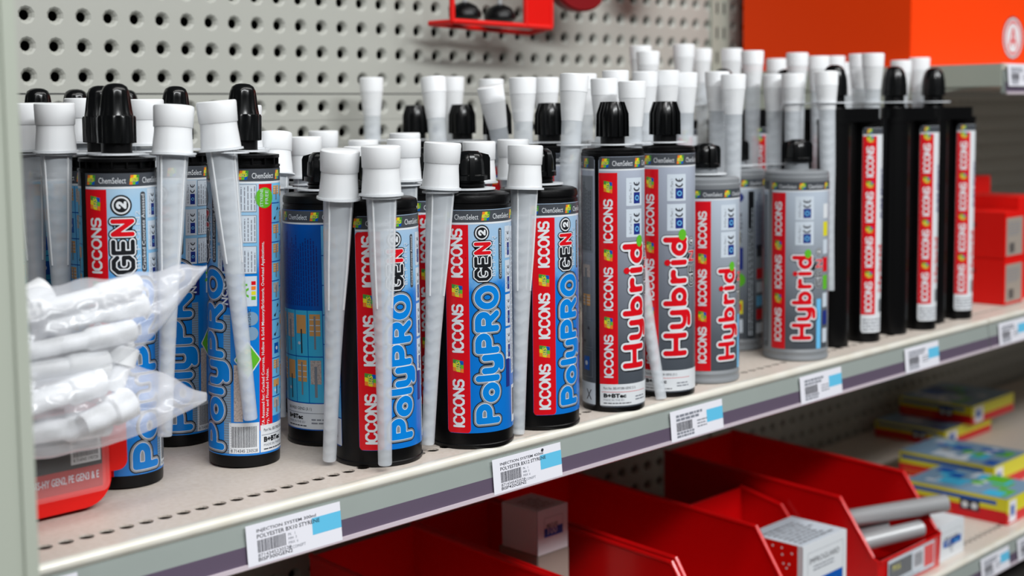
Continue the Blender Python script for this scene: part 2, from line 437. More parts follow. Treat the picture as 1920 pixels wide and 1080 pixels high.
def picto(s, u0, u1, v0, v1, kind):
    w = u1-u0; h = v1-v0; c = (u0+u1)/2
    if kind == 0:
        s.rect(u0+w*.1, u1-w*.1, v0+h*.45, v1-h*.06, 'brick', 3)
        for k in range(3): s.rect(u0+w*.1, u1-w*.1, v0+h*(.55+.13*k), v0+h*(.57+.13*k), 'pale_print', 4)
        s.rect(c-w*.07, c+w*.07, v0+h*.15, v1-h*.1, 'grey_print', 5)
    elif kind == 1:
        s.rect(u0+w*.1, u1-w*.1, v0+h*.4, v1-h*.06, 'tan', 3); s.rect(c-w*.1, c+w*.1, v0+h*.1, v1-h*.2, 'grey_print', 4)
    elif kind == 2:
        s.rect(u0+w*.08, u1-w*.08, v0+h*.5, v1-h*.08, 'brick', 3); s.rect(c-w*.04, c+w*.08, v0+h*.05, v0+h*.6, 'ink', 4)
        s.disc(u0+w*.3, v0+h*.28, w*.12, 'pale_print', 3)
    elif kind == 3:
        s.rect(u0+w*.2, u1-w*.2, v0+h*.2, v0+h*.8, 'dblue', 3); s.disc(c, v0+h*.5, w*.14, 'pale_print', 4)
    else:
        s.poly([(c-w*.35, v0+h*.15), (c-w*.15, v0+h*.1), (c+w*.35, v0+h*.75), (c+w*.2, v0+h*.85)], 'ink', 3)
def pictogrid(s, u0, u1, v0, v1, nu, nv, bg='cyan', seed=1, kinds=None):
    r = random.Random(seed); s.rect(u0, u1, v0, v1, bg, 1)
    w = (u1-u0)/nu; h = (v1-v0)/nv
    for i in range(nu):
        for j in range(nv): picto(s, u0+i*w+.6, u0+(i+1)*w-.6, v0+j*h+.8, v0+(j+1)*h-.8, kinds[(i*nv+j) % len(kinds)] if kinds else r.choice((0, 1, 2, 4, 0, 3)))
    for i in range(1, nu): s.rect(u0+i*w-.3, u0+i*w+.3, v0, v1, 'dblue', 2)
    for j in range(1, nv): s.rect(u0, u1, v0+j*h-.4, v0+j*h+.4, 'dblue', 2)
def foot_print(s, u0, u1, v0, v1, code, red=False):
    s.rect(u0, u1, v0, v1, 'white_print', 2); h = v1-v0
    s.text(code, u0+3, v0+h*.72, h*.15, 'ink', 4, (u1-u0)*.62)
    s.rect(u0+1, u1-1, v0+h*.62, v0+h*.64, 'red' if red else 'ink_soft', 3)
    s.text('B+BTec', u0+3, v0+h*.36, h*.2, 'black_print', 4, (u1-u0)*.42, bold=.05)
    s.text('MADE IN THE EU', u0+3, v0+h*.21, h*.09, 'ink_soft', 4); s.greek(u0+3, u0+(u1-u0)*.6, v0+h*.08, v0+h*.16, h*.1, 'ink', 4)
    s.greek(u0+(u1-u0)*.68, u1-2, v0+h*.2, v0+h*.5, h*.14, 'ink_soft', 4)
def plain(s, u0, u1, v0, v1):  # thin line frame
    for a in ((u0, u0+.4, v0, v1), (u1-.4, u1, v0, v1), (u0, u1, v0, v0+.4), (u0, u1, v1-.4, v1)): s.rect(*a, 'ink_soft', 3)

# ------------------------------------------------------------------ the printed labels
def D(R, a): return math.radians(a)*R
def label_P(R):
    s = Sheet(); d = lambda a: D(R, a)
    z0, z1 = 10, 240
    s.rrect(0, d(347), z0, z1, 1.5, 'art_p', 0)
    header_band(s, 0, d(347), z1-11.5, z1, -1)
    zt = z1-12
    s.rect(0, d(36), z0, zt, 'red', 1); iccons(s, 1, d(36)-1, 38, 63.5, 3, 42)
    # word mark
    w = word_segs('PolyPRO', .30, d(104), 17, 140, 17.5)
    s.strokes(w, [(5.6, 'black_print', 2), (4.7, 'silver_print', 3), (3.3, 'white_print', 4), (2.8, 'blue', 5)])
    gen2(s, d(72), 166, 57, 14)
    s.text('BIS P GEN2', d(84), 168, 3.6, 'pale_print', 4, 44, 90)
    s.rrect(d(86), d(95), 165, 226, 2, 'header', 2); s.text('Cracked Concrete Assessed', d(93), 167, 2.9, 'white_print', 4, 57, 90)
    for k in range(3): ce_box(s, d(99), d(119), 206-24.5*k, 228-24.5*k, seed=k)
    # approval boxes and bar code
    for k in range(3):
        s.rect(d(121), d(163), 206-24.5*k, 228-24.5*k, 'pale_print', 2); plain(s, d(121), d(163), 206-24.5*k, 228-24.5*k)
        s.greek(d(123), d(161), 207.5-24.5*k, 227-24.5*k, 2.6, 'ink_soft', 3, k, True, .3)
    s.rect(d(106), d(124), 130, 155, 'navy', 2); s.text('NCC', d(118), 132, 6, 'white_print', 4, 18, 90, .03)
    s.disc(d(110), 148, 1.6, 'white_print', 4); s.disc(d(113), 152, 1.0, 'white_print', 4); s.disc(d(118), 152, .8, 'white_print', 4)
    s.rect(d(140), d(163), 131, 155, 'pale_print', 2); s.text('A+', d(150), 138, 6.5, 'green', 4, 13, 90, .04)
    for k, c in enumerate(('green', 'yellow', 'orange', 'red')): s.rect(d(154), d(161), 136+4*k, 139+4*k, c, 3)
    s.disc(d(154), 121, 5.5, 'rod_print', 2); s.disc(d(154), 109, 5.5, 'rod_print', 2); s.text('SEISMIC', d(153), 114, 2.2, 'ink', 4, 15, 90)
    # threaded rod picture
    s.rect(d(109), d(121), 12, 124, 'rod_print', 1)
    for k in range(56): s.rect(d(109), d(121), 12+k*2, 12.8+k*2, 'grey_print', 2, 6)
    s.rect(d(126), d(140), 38, 84, 'tan', 1)
    # green diamond sticker
    c = (d(148), 88)
    for k, (mm, sc) in enumerate((('white_print', 1), ('green', .9))):
        vs, fs = raster(lambda a, b: np.abs(a-c[0])/(11*sc)+np.abs(b-c[1])/(15*sc)-1, c[0]-12, c[0]+12, c[1]-16, c[1]+16, 1.2); s.put(vs, fs, mm, 3+k)
    s.text('5219', c[0]+3, c[1]-9, 6, 'yellow', 5, 18, 90, .02)
    s.rect(d(118), d(166), 12, 37, 'white_print', 2); s.barcode(d(122), d(162), 17, 34); s.text('8 714345 230528', d(121), 13, 2.6, 'ink', 4, d(42))
    # second red band
    s.rect(d(167), d(192), 30, zt, 'red', 1)
    s.text('ETA Assessed for: Cracked Concrete, Hollow & Solid Masonry/Brickwork. Overhead Applications,', d(177), 32, 3.4, 'white_print', 3, 150, 90, .01)
    s.text('Dry, Wet and Flooded Holes.', d(185), 32, 3.4, 'white_print', 3, 48, 90, .01)
    s.disc(d(177), 217, 8.2, 'green', 3, 1.0); s.text('STYRENE', d(174), 210, 2.6, 'pale_print', 4, 14, 90); s.text('FREE', d(184), 212, 3, 'pale_print', 4, 11, 90)
    pictogrid(s, d(192), d(216), 40, zt, 1, 12, 'sky', 4)
    foot_print(s, d(168), d(260), 12, 34, 'Part No. BIS-P300 GEN2 (3.1)')
    pictogrid(s, d(216), d(282), 40, zt, 3, 9, 'sky', 9); pictogrid(s, d(283), d(346), 40, zt, 2, 9, 'cyan', 5)
    s.rect(d(318), d(320), z0, zt, 'dblue', 3)
    return s
def label_Q(R):
    s = Sheet(); d = lambda a: D(R, a)
    z0, z1 = 14, 202
    # front sheet 0..135 deg, back sheet 150..330
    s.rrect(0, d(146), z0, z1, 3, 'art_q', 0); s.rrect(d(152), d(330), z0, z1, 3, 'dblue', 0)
    header_band(s, .5, d(146)-.5, z1-12, z1-.4, -5); header_band(s, d(152)+.5, d(330)-.5, z1-12, z1-.4, 7)
    s.rrect(.2, d(33), z0+.2, z1-12.5, 2, 'red', 1); s.rect(d(10), d(33), z0+4, z1-12.3, 'red', 1)
    iccons(s, 1, d(33)-1, 19, 63.3, 3, 41, False)
    w = word_segs('PolyPRO', .30, d(72), 24, 112, 17)
    s.strokes(w, [(5.4, 'black_print', 2), (4.6, 'silver_print', 3), (3.2, 'white_print', 4), (2.7, 'blue', 5)])
    gen2(s, d(62), 144, 44, 12)
    s.text('BIS-P GEN2', d(71), 146, 3.2, 'pale_print', 4, 34, 90)
    s.rrect(d(77), d(83), 143, 186, 1.4, 'header', 2); s.text('Cracked Concrete Assessed', d(81.6), 145, 2.1, 'white_print', 4, 39, 90)
    for k in range(4): ce_box(s, d(90), d(104), 160-29*k, 187-29*k)
    s.rect(d(90), d(99), 50, 74, 'navy', 3)
    s.rect(d(105), d(140), 60, 186, 'pale_print', 2); s.greek(d(107), d(138), 62, 184, 3, 'ink_soft', 3, 4, True, .3)
    s.rect(d(105), d(140), 18, 50, 'white_print', 2); s.barcode(d(108), d(137), 24, 47)
    # back: directions
    s.rect(d(152)+.5, d(236), 118, z1-12, 'dblue', 1)
    s.greek(d(156), d(232), 121, z1-18, 2.4, 'navy', 3, 3, True, .4)
    pictogrid(s, d(152)+.5, d(236), 38, 117, 4, 2, 'cyan', 21, (0, 1, 2, 1, 0, 2, 1, 0)); pictogrid(s, d(237), d(329), 38, z1-13, 3, 6, 'sky', 12)
    s.rect(d(152)+.5, d(330)-.5, 15, 37, 'white_print', 1)
    foot_print(s, d(170), d(240), 15.5, 36.5, 'BIS-P420 GEN2 (3.1)'); s.text('420ml', d(262), 30, 3, 'ink', 4); s.greek(d(243), d(325), 18, 27, 3, 'ink_soft', 4, 6)
    return s
def hybrid_word(s, ub, v0, L, h, hw=2.2):
    w = word_segs('Hybrid', .34, ub, v0, L, h)
    s.strokes([(a+1.3, b-1.2, c+1.3, d_-1.2) for a, b, c, d_ in w], [(hw*1.75, 'black_print', 2)])
    s.strokes(w, [(hw*1.95, 'black_print', 3), (hw*1.72, 'white_print', 4), (hw, 'red', 5)])
    # green dot over the i
    tot = sum(GL[c][0] for c in 'Hybrid')+.34*5; k = L/tot; si = (GL['H'][0]+GL['y'][0]+GL['b'][0]+GL['r'][0]+.34*4)*k
    s.disc(ub-h*.92, v0+si, hw*1.15, 'red', 6)
    s.disc(ub-h*.15, v0+L+hw*1.9, hw*1.7, 'green', 6, 1.25)
def label_H(R):
    s = Sheet(); d = lambda a: D(R, a); z0, z1 = 5, 240
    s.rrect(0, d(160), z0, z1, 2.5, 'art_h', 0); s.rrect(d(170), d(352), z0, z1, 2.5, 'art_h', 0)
    header_band(s, .5, d(160)-.5, z1-13, z1-.4, -1); header_band(s, d(170)+.5, d(352)-.5, z1-13, z1-.4, 10)
    s.rect(0.2, d(34), 27, z1-15, 'red', 1); iccons(s, 1, d(34)-1, 33, 63.4, 3, 41)
    hybrid_word(s, d(86), 44, 112, 20, 2.6)
    for k in range(2): ce_box(s, d(50), d(88), 194-29*k, 220-29*k)
    s.rect(.5, d(160)-.5, z0+1.5, 27, 'white_print', 1); foot_print(s, 1, d(100), z0+2, 27, 'Part No. BIS-HY380 GEN2 (3.1)', True)
    gen2(s, d(112), 110, 50, 8)
    s.rect(d(170)+.5, d(352)-.5, z0+1.5, 27, 'pale_print', 1)
    s.strokes([(d(330), 11, d(341), 20), (d(330), 20, d(341), 11)], [(.5, 'ink', 3)], .4)
    s.rect(d(200), d(348), 150, 222, 'grey_print', 1); s.greek(d(202), d(346), 152, 220, 2.5, 'header', 3, 8, True, .35)
    for j in range(4):
        for i in range(4): plain(s, d(200+37*i), d(234+37*i), 32+28*j, 58+28*j); picto(s, d(202+37*i), d(232+37*i), 34+28*j, 56+28*j, (i+j) % 5)
    return s
def label_G(R):
    s = Sheet(); d = lambda a: D(R, a); z0, z1 = 14, 201
    s.rrect(0, d(350), z0, z1, 1.5, 'art_g', 0); header_band(s, 0, d(350), z1-11, z1, -4)
    s.rect(0, d(28), z0, z1-12, 'red', 1); iccons(s, 1, d(28)-1, 22, 59.5, 3, 38, False)
    hybrid_word(s, d(72), 27, 90, 18, 2.3)
    for k in range(2): ce_box(s, d(45), d(78), 159-28*k, 185-28*k)
    gen2(s, d(97), 84, 44, 8)
    s.rect(d(86), d(96), 14, 70, 'sky', 1)
    for k, c in enumerate(('pale_print', 'navy', 'pale_print', 'green', 'red', 'pale_print', 'yellow', 'white_print')): s.rect(d(101), d(116), 20+k*20, 36+k*20, c, 2)
    # the back of the sheet: dark strip between coloured boxes
    s.rect(d(170), d(182), z0+2, z1-14, 'black_print', 2); s.greek(d(172), d(180), z0+4, z1-18, 3.4, 'pale_print', 3, 2, True, .4)
    s.disc(d(152), 180, 5.5, 'navy', 2); s.text('AS 5216', d(158), 128, 5, 'ink', 3, 34, 90); s.rect(d(146), d(160), 96, 122, 'navy', 2)
    s.disc(d(152), 84, 8, 'green', 2); s.rect(d(146), d(160), 44, 60, 'yellow', 2); s.rect(d(149), d(157), 48, 56, 'red', 3); s.rect(d(146), d(160), 22, 38, 'pale_print', 2)
    s.greek(d(188), d(230), 120, 186, 3, 'navy', 2, 5, True, .35); s.rect(d(190), d(206), 110, 124, 'ink', 3)
    for k, c in enumerate(('pale_print', 'red', 'sky', 'pale_print', 'red')): s.rect(d(190), d(210), 20+k*16, 32+k*16, c, 2)
    s.rect(d(232), d(346), 20, 186, 'grey_print', 1); s.greek(d(234), d(344), 22, 184, 3, 'header', 2, 7, True, .3)
    return s
def label_D(R):
    s = Sheet(); d = lambda a: D(R, a); z0, z1 = 12, 258
    s.rrect(0, d(150), z0, z1, 2, 'white_print', 0); s.rect(.3, d(150)-.3, z1-8, z1-.5, 'header', 1); emblem(s, d(14), d(34), z1-7, z1-1.5, 2, 0)
    s.rect(.2, d(52), 34, z1-10, 'red', 1); iccons(s, .5, d(50), 37, 54, 4, 37, True)
    s.text('Hybrid', d(92), 60, 9, 'red', 3, 58, 90, .03); s.barcode(d(70), d(95), 36, 52, 'ink', 2); s.greek(2, d(140), 15, 30, 4, 'ink_soft', 2)
    s.text('PURE EPOXY', d(92), 150, 6, 'navy', 3, 60, 90, .02)
    return s
LBL = {'P': label_P(28.9).wrap(28.9, 'label'), 'Q': label_Q(35.5).wrap(35.5, 'label'), 'H': label_H(29.8).wrap(29.8, 'label'),
       'G': label_G(36).wrap(36, 'label'), 'D': label_D(19.3).wrap(19.3, 'label')}

# ------------------------------------------------------------------ cartridge bodies and caps (z = 0 at the shelf)
def flute(n, amp, z0=-1e9, z1=1e9):
    return lambda r, z, a: r*(1-amp*(0.5+0.5*math.tanh(4*math.cos(n*a)))) if z0 <= z <= z1 else r
def body_P():
    b = MB(); b.lathe([(26, 0), (28.4, 1), (28.6, 3), (28.7, 10), (28.7, 241), (29.2, 241.2), (29.2, 243), (25.5, 243.4), (25.5, 248), (28.6, 248.3), (28.6, 250.8), (14, 251.4), (11.5, 252), (11.5, 264)], 'black', 64)
    for k in range(16):
        a = 2*PI*k/16; c, s_ = math.cos(a), math.sin(a)
        v = [((r*c-t*s_), (r*s_+t*c), z) for z in (243.2, 248.5) for r, t in ((25, -.6), (28.2, -.6), (28.2, .6), (25, .6))]
        b.add(v, [(0, 1, 5, 4), (1, 2, 6, 5), (2, 3, 7, 6)], 'black')
    return b.mesh('body')
def cap_P():
    b = MB(); n = 72
    b.lathe([(12.2, 261.5), (14.8, 262), (14.8, 281), (14, 282.6), (12.6, 283)], 'cap_black', n, fn=flute(12, .07, 261, 281.5))
    b.lathe([(12.9, 282.8), (12.2, 287), (10.9, 297), (10.2, 301), (8.6, 304.6), (5.5, 306.6), (2, 307.2), (0.01, 307.2)], 'cap_black', n, fn=flute(12, .07, 284, 299))
    return b.mesh('cap')
def body_Q():
    b = MB(); b.lathe([(33, 0), (35.6, .8), (36, 2), (36, 3.5), (35.3, 4.2), (35.3, 202), (35.1, 203), (35.1, 205), (34.4, 205.6), (34.4, 207), (35.1, 207.6), (35.1, 211), (34.4, 213.4), (31, 215), (24, 215.8), (16, 216.6), (13, 217.6), (13, 228)], 'black', 72)
    for k in range(3): b.lathe([(13, 219+k*2.6), (14, 219.6+k*2.6), (13, 220.4+k*2.6)], 'black', 32, caps=False)
    return b.mesh('body')
def cap_wing(z0=225, z1=250, r=14.2, m='cap_black'):
    b = MB(); h = z1-z0
    b.lathe([(r*.9, z0-.4), (r+2.2, z0), (r+2.2, z0+h*.16), (r, z0+h*.2), (r-.6, z0+h*.62), (r-2.2, z0+h*.86), (r-6, z1-.4), (.01, z1)], m, 48)
    for k in range(4):
        a = PI/4+k*PI/2; c, s_ = math.cos(a), math.sin(a)
        pts = [(r-5, z0), (r+4, z0), (r+4, z0+h*.74), (r+2.6, z0+h*.86), (r-5, z0+h*.94)]
        v = [((q*c-t*s_), (q*s_+t*c), z) for t in (-2.1, 2.1) for q, z in pts]
        b.add(v, [(0, 1, 2, 3, 4), (9, 8, 7, 6, 5)]+[(i, i+5, (i+1) % 5+5, (i+1) % 5) for i in range(5)], m)
    return fixn(b.mesh('cap'))
def body_H():
    b = MB(); b.lathe([(27, 0), (29.4, .8), (29.6, 2), (29.6, 240), (29.9, 240.5), (29.9, 243), (29, 243.6), (29, 245.6), (27.5, 246.8), (14, 247.6), (11.5, 248.2), (11.5, 260)], 'black', 64)
    return b.mesh('body')
def cap_H():
    b = MB(); b.lathe([(11, 257.6), (13.6, 258), (14, 276), (13.8, 279), (10.6, 289), (9.4, 290.6), (.01, 290.8)], 'cap_black', 48)
    for k in range(14):
        a = 2*PI*k/14; c, s_ = math.cos(a), math.sin(a)
        pts = [(12.5, 258), (15.8, 258), (15.4, 279), (11.6, 290.4), (9, 290.4)]
        v = [((q*c-t*s_), (q*s_+t*c), z) for t in (-.75, .75) for q, z in pts]
        b.add(v, [(0, 1, 2, 3, 4), (9, 8, 7, 6, 5)]+[(i, i+5, (i+1) % 5+5, (i+1) % 5) for i in range(5)], 'cap_black')
    return fixn(b.mesh('cap'))
def body_G():
    b = MB(); b.lathe([(33, 0), (36, .8), (36.4, 2), (36.4, 4), (35.8, 5), (35.8, 9), (36.2, 9.6), (36.2, 11), (35.8, 11.6), (35.8, 203), (36.1, 203.6), (36.1, 206), (35.6, 206.6), (35.6, 210.6), (33.8, 212.2), (20, 213), (13, 213.8), (13, 224)], 'grey_body', 72)
    return b.mesh('body')
def body_D(cx=0, cy=0):
    b = MB(); b.lathe([(17.6, 0), (19.2, .8), (19.3, 3), (19.3, 262), (19.9, 262.4), (19.9, 265)], 'black', 48, cx=cx, cy=cy)
    return b.mesh('tube')
def cap_D():
    b = MB(); b.lathe([(12.6, 295.6), (15.2, 296), (15, 306), (14.2, 316), (12, 325), (8.6, 330), (4, 332), (.01, 332.2)], 'cap_black', 60, fn=flute(12, .07, 296.5, 322))
    return b.mesh('cap')
def head_D():
    b = MB()
    n = 32; loop = [(20*math.cos(t), 20*math.sin(t)) for t in np.linspace(PI/2, 3*PI/2, n//2)] + [(57+20*math.cos(t), 20*math.sin(t)) for t in np.linspace(-PI/2, PI/2, n//2)]
    b.prism(loop, 2, 265, 268.5, 'black'); b.prism([(a*.88+3, c*.88) for a, c in loop], 2, 268.5, 281, 'black')
    b.lathe([(14, 280), (12, 286), (12, 298)], 'black', 32)
    return fixn(b.mesh('head'))
BM = {'P': body_P(), 'Q': body_Q(), 'H': body_H(), 'G': body_G()}
CM = {'P': cap_P(), 'Q': cap_wing(), 'H': cap_H(), 'G': cap_wing(222, 247.5, 13.2)}
DT, DC, DH = body_D(), cap_D(), head_D()
NECK = {'P': 254.2, 'Q': 218.5, 'H': 251.2, 'G': 216.2, 'D': 288.5}
RAD = {'P': 28.9, 'Q': 35.5, 'H': 29.8, 'G': 36.2, 'D': 19.3}
NRAD = {'P': 11.5, 'Q': 13, 'H': 11.5, 'G': 13, 'D': 12}
#CARTS#<
CARTS = [
    ('P', 525, 943, -53, 0.008, 0.008, 'slim blue cartridge by the plastic bag, red stripe and GEN 2 print in view'),
    ('P', 623.5, 925.5, -143, 0.017, 0.017, 'slim blue cartridge with the green styrene free dot and a bar code at its foot'),
    ('P', 549, 1003, 50, 0, 0, 'slim blue cartridge behind the one beside the plastic bag, its cap just left'),
    ('P', 624, 1027, -85, 0.018, 0.018, 'slim blue cartridge between and behind the front two, approval boxes on view'),
    ('P', 550, 1112, 60, 0, 0, 'slim blue cartridge at far left behind the two nozzles, brick pictures on its label'),
    ('P', 605, 1150, 20, 0, 0, 'slim cartridge at the back left, only its cap showing left of the paired caps'),
    ('P', 664, 1165, 20, 0, 0, 'slim cartridge farthest back behind the cap beside the plastic bag'),
    ('P', 494, 1080, 60, 0, 0, 'leftmost slim cartridge, its cap cut by the grey post'),
    ('Q', 719.3, 936.4, -242, 0, 0, 'wide cartridge showing its blue back label of small print and pictures'),
    ('Q', 705, 851.5, -26, 0, 0, 'wide black cartridge with red and blue label, a nozzle hanging across its front'),
    ('Q', 797, 836, -35, 0, 0, 'wide black cartridge in the centre, its red stripe and blue word mark fully in view'),
    ('Q', 885, 838, -10, 0, 0, 'wide black cartridge rightmost of the blue-label row, beside the tall grey-label pair'),
    ('Q', 783, 1061, -60, 0, 0, 'wide black cartridge behind the back-label one, only its winged cap showing'),
    ('Q', 848, 948, -18, 0, 0, 'wide black cartridge behind the front two, a winged cap and red sliver showing'),
    ('H', 980, 831, -26, 0, 0, 'tall black cartridge with grey label and red word mark, left of the front pair'),
    ('H', 1065, 835.5, -46, 0, 0, 'tall black cartridge with grey label, right of the front pair and behind a leaning nozzle'),
    ('H', 1023, 952, -26, 0, 0, 'tall black cartridge behind the wide ones, its ribbed cap left of a leaning nozzle'),
    ('H', 1023, 1028, -26, 0, 0, 'tall black cartridge whose ribbed cap stands below the tilted white nozzle cap'),
    ('H', 1050, 1111, -26, 0, 0, 'tall black cartridge whose ribbed cap is half hidden by a pair of nozzles'),
    ('H', 1055, 1195, -26, 0, 0, 'tall black cartridge farthest back, its ribbed cap alone against the pegboard'),
    ('G', 1148, 848, -18, 0, 0, 'grey-bodied cartridge beside the tall black pair, red word mark on its label'),
    ('G', 1317, 845, -47, 0, 0, 'grey-bodied cartridge standing alone before the black twin tubes'),
    ('G', 1324.6, 936, -143, 0, 0, 'grey-bodied cartridge turned to its back label, between and behind the other two grey ones'),
    ('D', 1406, 852, -12, 0, 0, 'black twin-tube cartridge nearest the lone grey cartridge'),
    ('D', 1532, 844, -12, 0, 0, 'black twin-tube cartridge in the middle of the last three'),
    ('D', 1644, 850, -12, 0, 0, 'black twin-tube cartridge at the far right next to the red boxes'),
    ('D', 1290, 1040, -12, 0, 0, 'twin-tube cartridge at the back, a black strip seen over the first grey cartridge'),
    ('D', 1405, 1010, -12, 0, 0, 'twin-tube cartridge at the back above the grey cartridge turned backward'),
    ('D', 1500, 980, -12, 0, 0, 'twin-tube cartridge hidden behind the lone grey one and the first twin tubes')]
#CARTS#>
GROUP = {'P': 'slim blue cartridges at the left end of the shelf', 'Q': 'wide black blue-label cartridges in the middle of the shelf',
         'H': 'tall black grey-label cartridges right of the middle', 'G': 'grey-bodied wide cartridges', 'D': 'black twin-tube cartridges at the far end'}
def plate(nx, nl, rin, th):
    """flat plastic holder: ring round the neck with arms and a ring for each hanging nozzle"""
    b = MB()
    def ring(cx, cy, r0, r1):
        n = 36; vs = []; fs = []
        for z in (0, th):
            for r in (r0, r1):
                vs += [(cx+r*math.cos(2*PI*i/n), cy+r*math.sin(2*PI*i/n), z) for i in range(n)]
        for i in range(n):
            j = (i+1) % n
            fs += [(i, n+i, n+j, j), (2*n+i, 2*n+j, 3*n+j, 3*n+i), (n+i, 3*n+i, 3*n+j, n+j), (i, j, 2*n+j, 2*n+i)]
        b.add(vs, fs, 'holder')
    ring(0, 0, rin+.6, rin+9.5)
    for (x, y, r) in nl:
        L = math.hypot(x, y); ring(x, y, r+.3, r+3.4)
        ux, uy = x/L, y/L; a, c = rin+5, L-r-2.2
        if c > a:
            v = [((q*ux-t*uy), (q*uy+t*ux), z) for z in (0.1, th-.1) for q, t in ((a, -5), (c, -3.4), (c, 3.4), (a, 5))]
            b.add(v, [(0, 1, 5, 4), (1, 2, 6, 5), (2, 3, 7, 6), (3, 0, 4, 7), (0, 3, 2, 1), (4, 5, 6, 7)], 'holder')
    return fixn(b.mesh('nozzle_holder'))
CART_OBJ = []
for (k, x, y, off, tx, ty, lab) in CARTS:
    fc = math.atan2(-y, -x)
    if k == 'D':
        r = empty('twin_cartridge', x, y, SH, math.atan2(-10, 56), lab, 'cartridge', GROUP[k])
        link('tube', DT, r); t2 = link('tube', DT, r); t2.location = (57*S, 0, 0)
        lb = link('label', LBL['D'], r); lb.location = (57*S, 0, 0); lb.rotation_euler = (0, 0, fc+math.radians(off)-r.rotation_euler[2])
        lb['label'] = 'white label with a red lettered stripe'
        link('head', DH, r); link('screw_cap', DC, r)
    else:
        r = empty('sealant_cartridge', x, y, SH, fc+math.radians(off), lab, 'cartridge', GROUP[k])
        link('body', BM[k], r); link('label', LBL[k], r); link('screw_cap', CM[k], r)
        if tx or ty:
            r.location.z += .5*S; r.rotation_euler = (Matrix.Rotation(tx, 3, 'X') @ Matrix.Rotation(ty, 3, 'Y') @ Matrix.Rotation(fc+math.radians(off), 3, 'Z')).to_euler()
    CART_OBJ.append(r)

# ------------------------------------------------------------------ mixing nozzles (origin at the top, hanging down)
def helix(z0, z1, r0, r1, turns):
    b = MB(); n = int(turns*8); vs = []; fs = []
    for i in range(n+1):
        t = i/n; z = z0+(z1-z0)*t; r = (r0+(r1-r0)*t); a = PI*turns*t*1.0
        vs += [(r*math.cos(a), r*math.sin(a), z), (-r*math.cos(a), -r*math.sin(a), z)]
    for i in range(n): fs.append((2*i, 2*i+1, 2*i+3, 2*i+2))
    b.add(vs, fs, 'mixer', True); return b.mesh('mixing_spiral')
def noz_A():
    b = MB(); b.lathe([(.01, 0), (14.2, 0), (15.2, -.7), (15.4, -2.2), (14.9, -16.4), (14.4, -17)], 'cap_white', 40)
    n_ = MB(); n_.lathe([(14.2, -16), (14.3, -21), (15.0, -29), (15.5, -36.6)], 'nozzle_neck', 40, caps=False)
    n_.lathe([(12.9, -16), (12.6, -22), (11.4, -30), (11, -36)], 'cap_white', 32, caps=False)
    for k in range(4):
        a = PI/4+k*PI/2; c, s_ = math.cos(a), math.sin(a)
        v = [((q*c-t*s_), (q*s_+t*c), z) for t in (-.4, .4) for q, z in ((9, -17), (13.8, -17.5), (14.8, -30), (15.1, -36), (9.5, -36))]
        n_.add(v, [(0, 1, 2, 3, 4), (9, 8, 7, 6, 5)]+[(i, i+5, (i+1) % 5+5, (i+1) % 5) for i in range(5)], 'nozzle_neck')
    n_.lathe([(9, -36.6), (17, -36.8), (17.2, -38.2), (9, -38.4)], 'holder', 40)
    t = MB(); pr = [(12, -17), (12, -38), (11, -62), (9.8, -96), (7.8, -130), (6.6, -165), (6.0, -200), (5.5, -251), (5.0, -252)]
    t.lathe(pr, 'nozzle', 32)
    for k in range(4):
        a = k*PI/2+.3; c, s_ = math.cos(a), math.sin(a)
        v = []
        for rr, z in ((12, -38), (10, -92), (8, -126)): v += [((rr+q)*c-t_*s_, (rr+q)*s_+t_*c, z) for q, t_ in ((-.2, -.45), (.8, -.45), (.8, .45), (-.2, .45))]
        t.add(v, [(0, 1, 5, 4), (1, 2, 6, 5), (2, 3, 7, 6), (4, 5, 9, 8), (5, 6, 10, 9), (6, 7, 11, 10)], 'nozzle_neck')
    return b.mesh('nozzle_cap'), fixn(n_.mesh('collar')), t.mesh('nozzle_tube'), helix(-60, -246, 8.6, 4.3, 18)
def noz_B():
    b = MB(); b.lathe([(.01, 0), (12.6, 0), (13.6, -.7), (13.8, -2), (13.2, -16.5), (12.6, -17)], 'cap_white', 32)
    n_ = MB(); n_.lathe([(13, -16), (12.8, -19), (11.4, -32), (10.0, -44)], 'nozzle_neck', 32, caps=False)
    t = MB(); t.lathe([(9.9, -34), (9.6, -60), (8.8, -110), (7.6, -140), (6.2, -180), (5.6, -215), (5.2, -251), (4.8, -252)], 'nozzle', 28)
    return b.mesh('nozzle_cap'), n_.mesh('collar'), t.mesh('nozzle_tube'), helix(-50, -246, 7.6, 4.0, 18)
NM = {'A': noz_A(), 'B': noz_B()}
NG = {'A': 'clear mixing nozzles with a flanged collar', 'B': 'clear mixing nozzles with a slim funnel collar'}
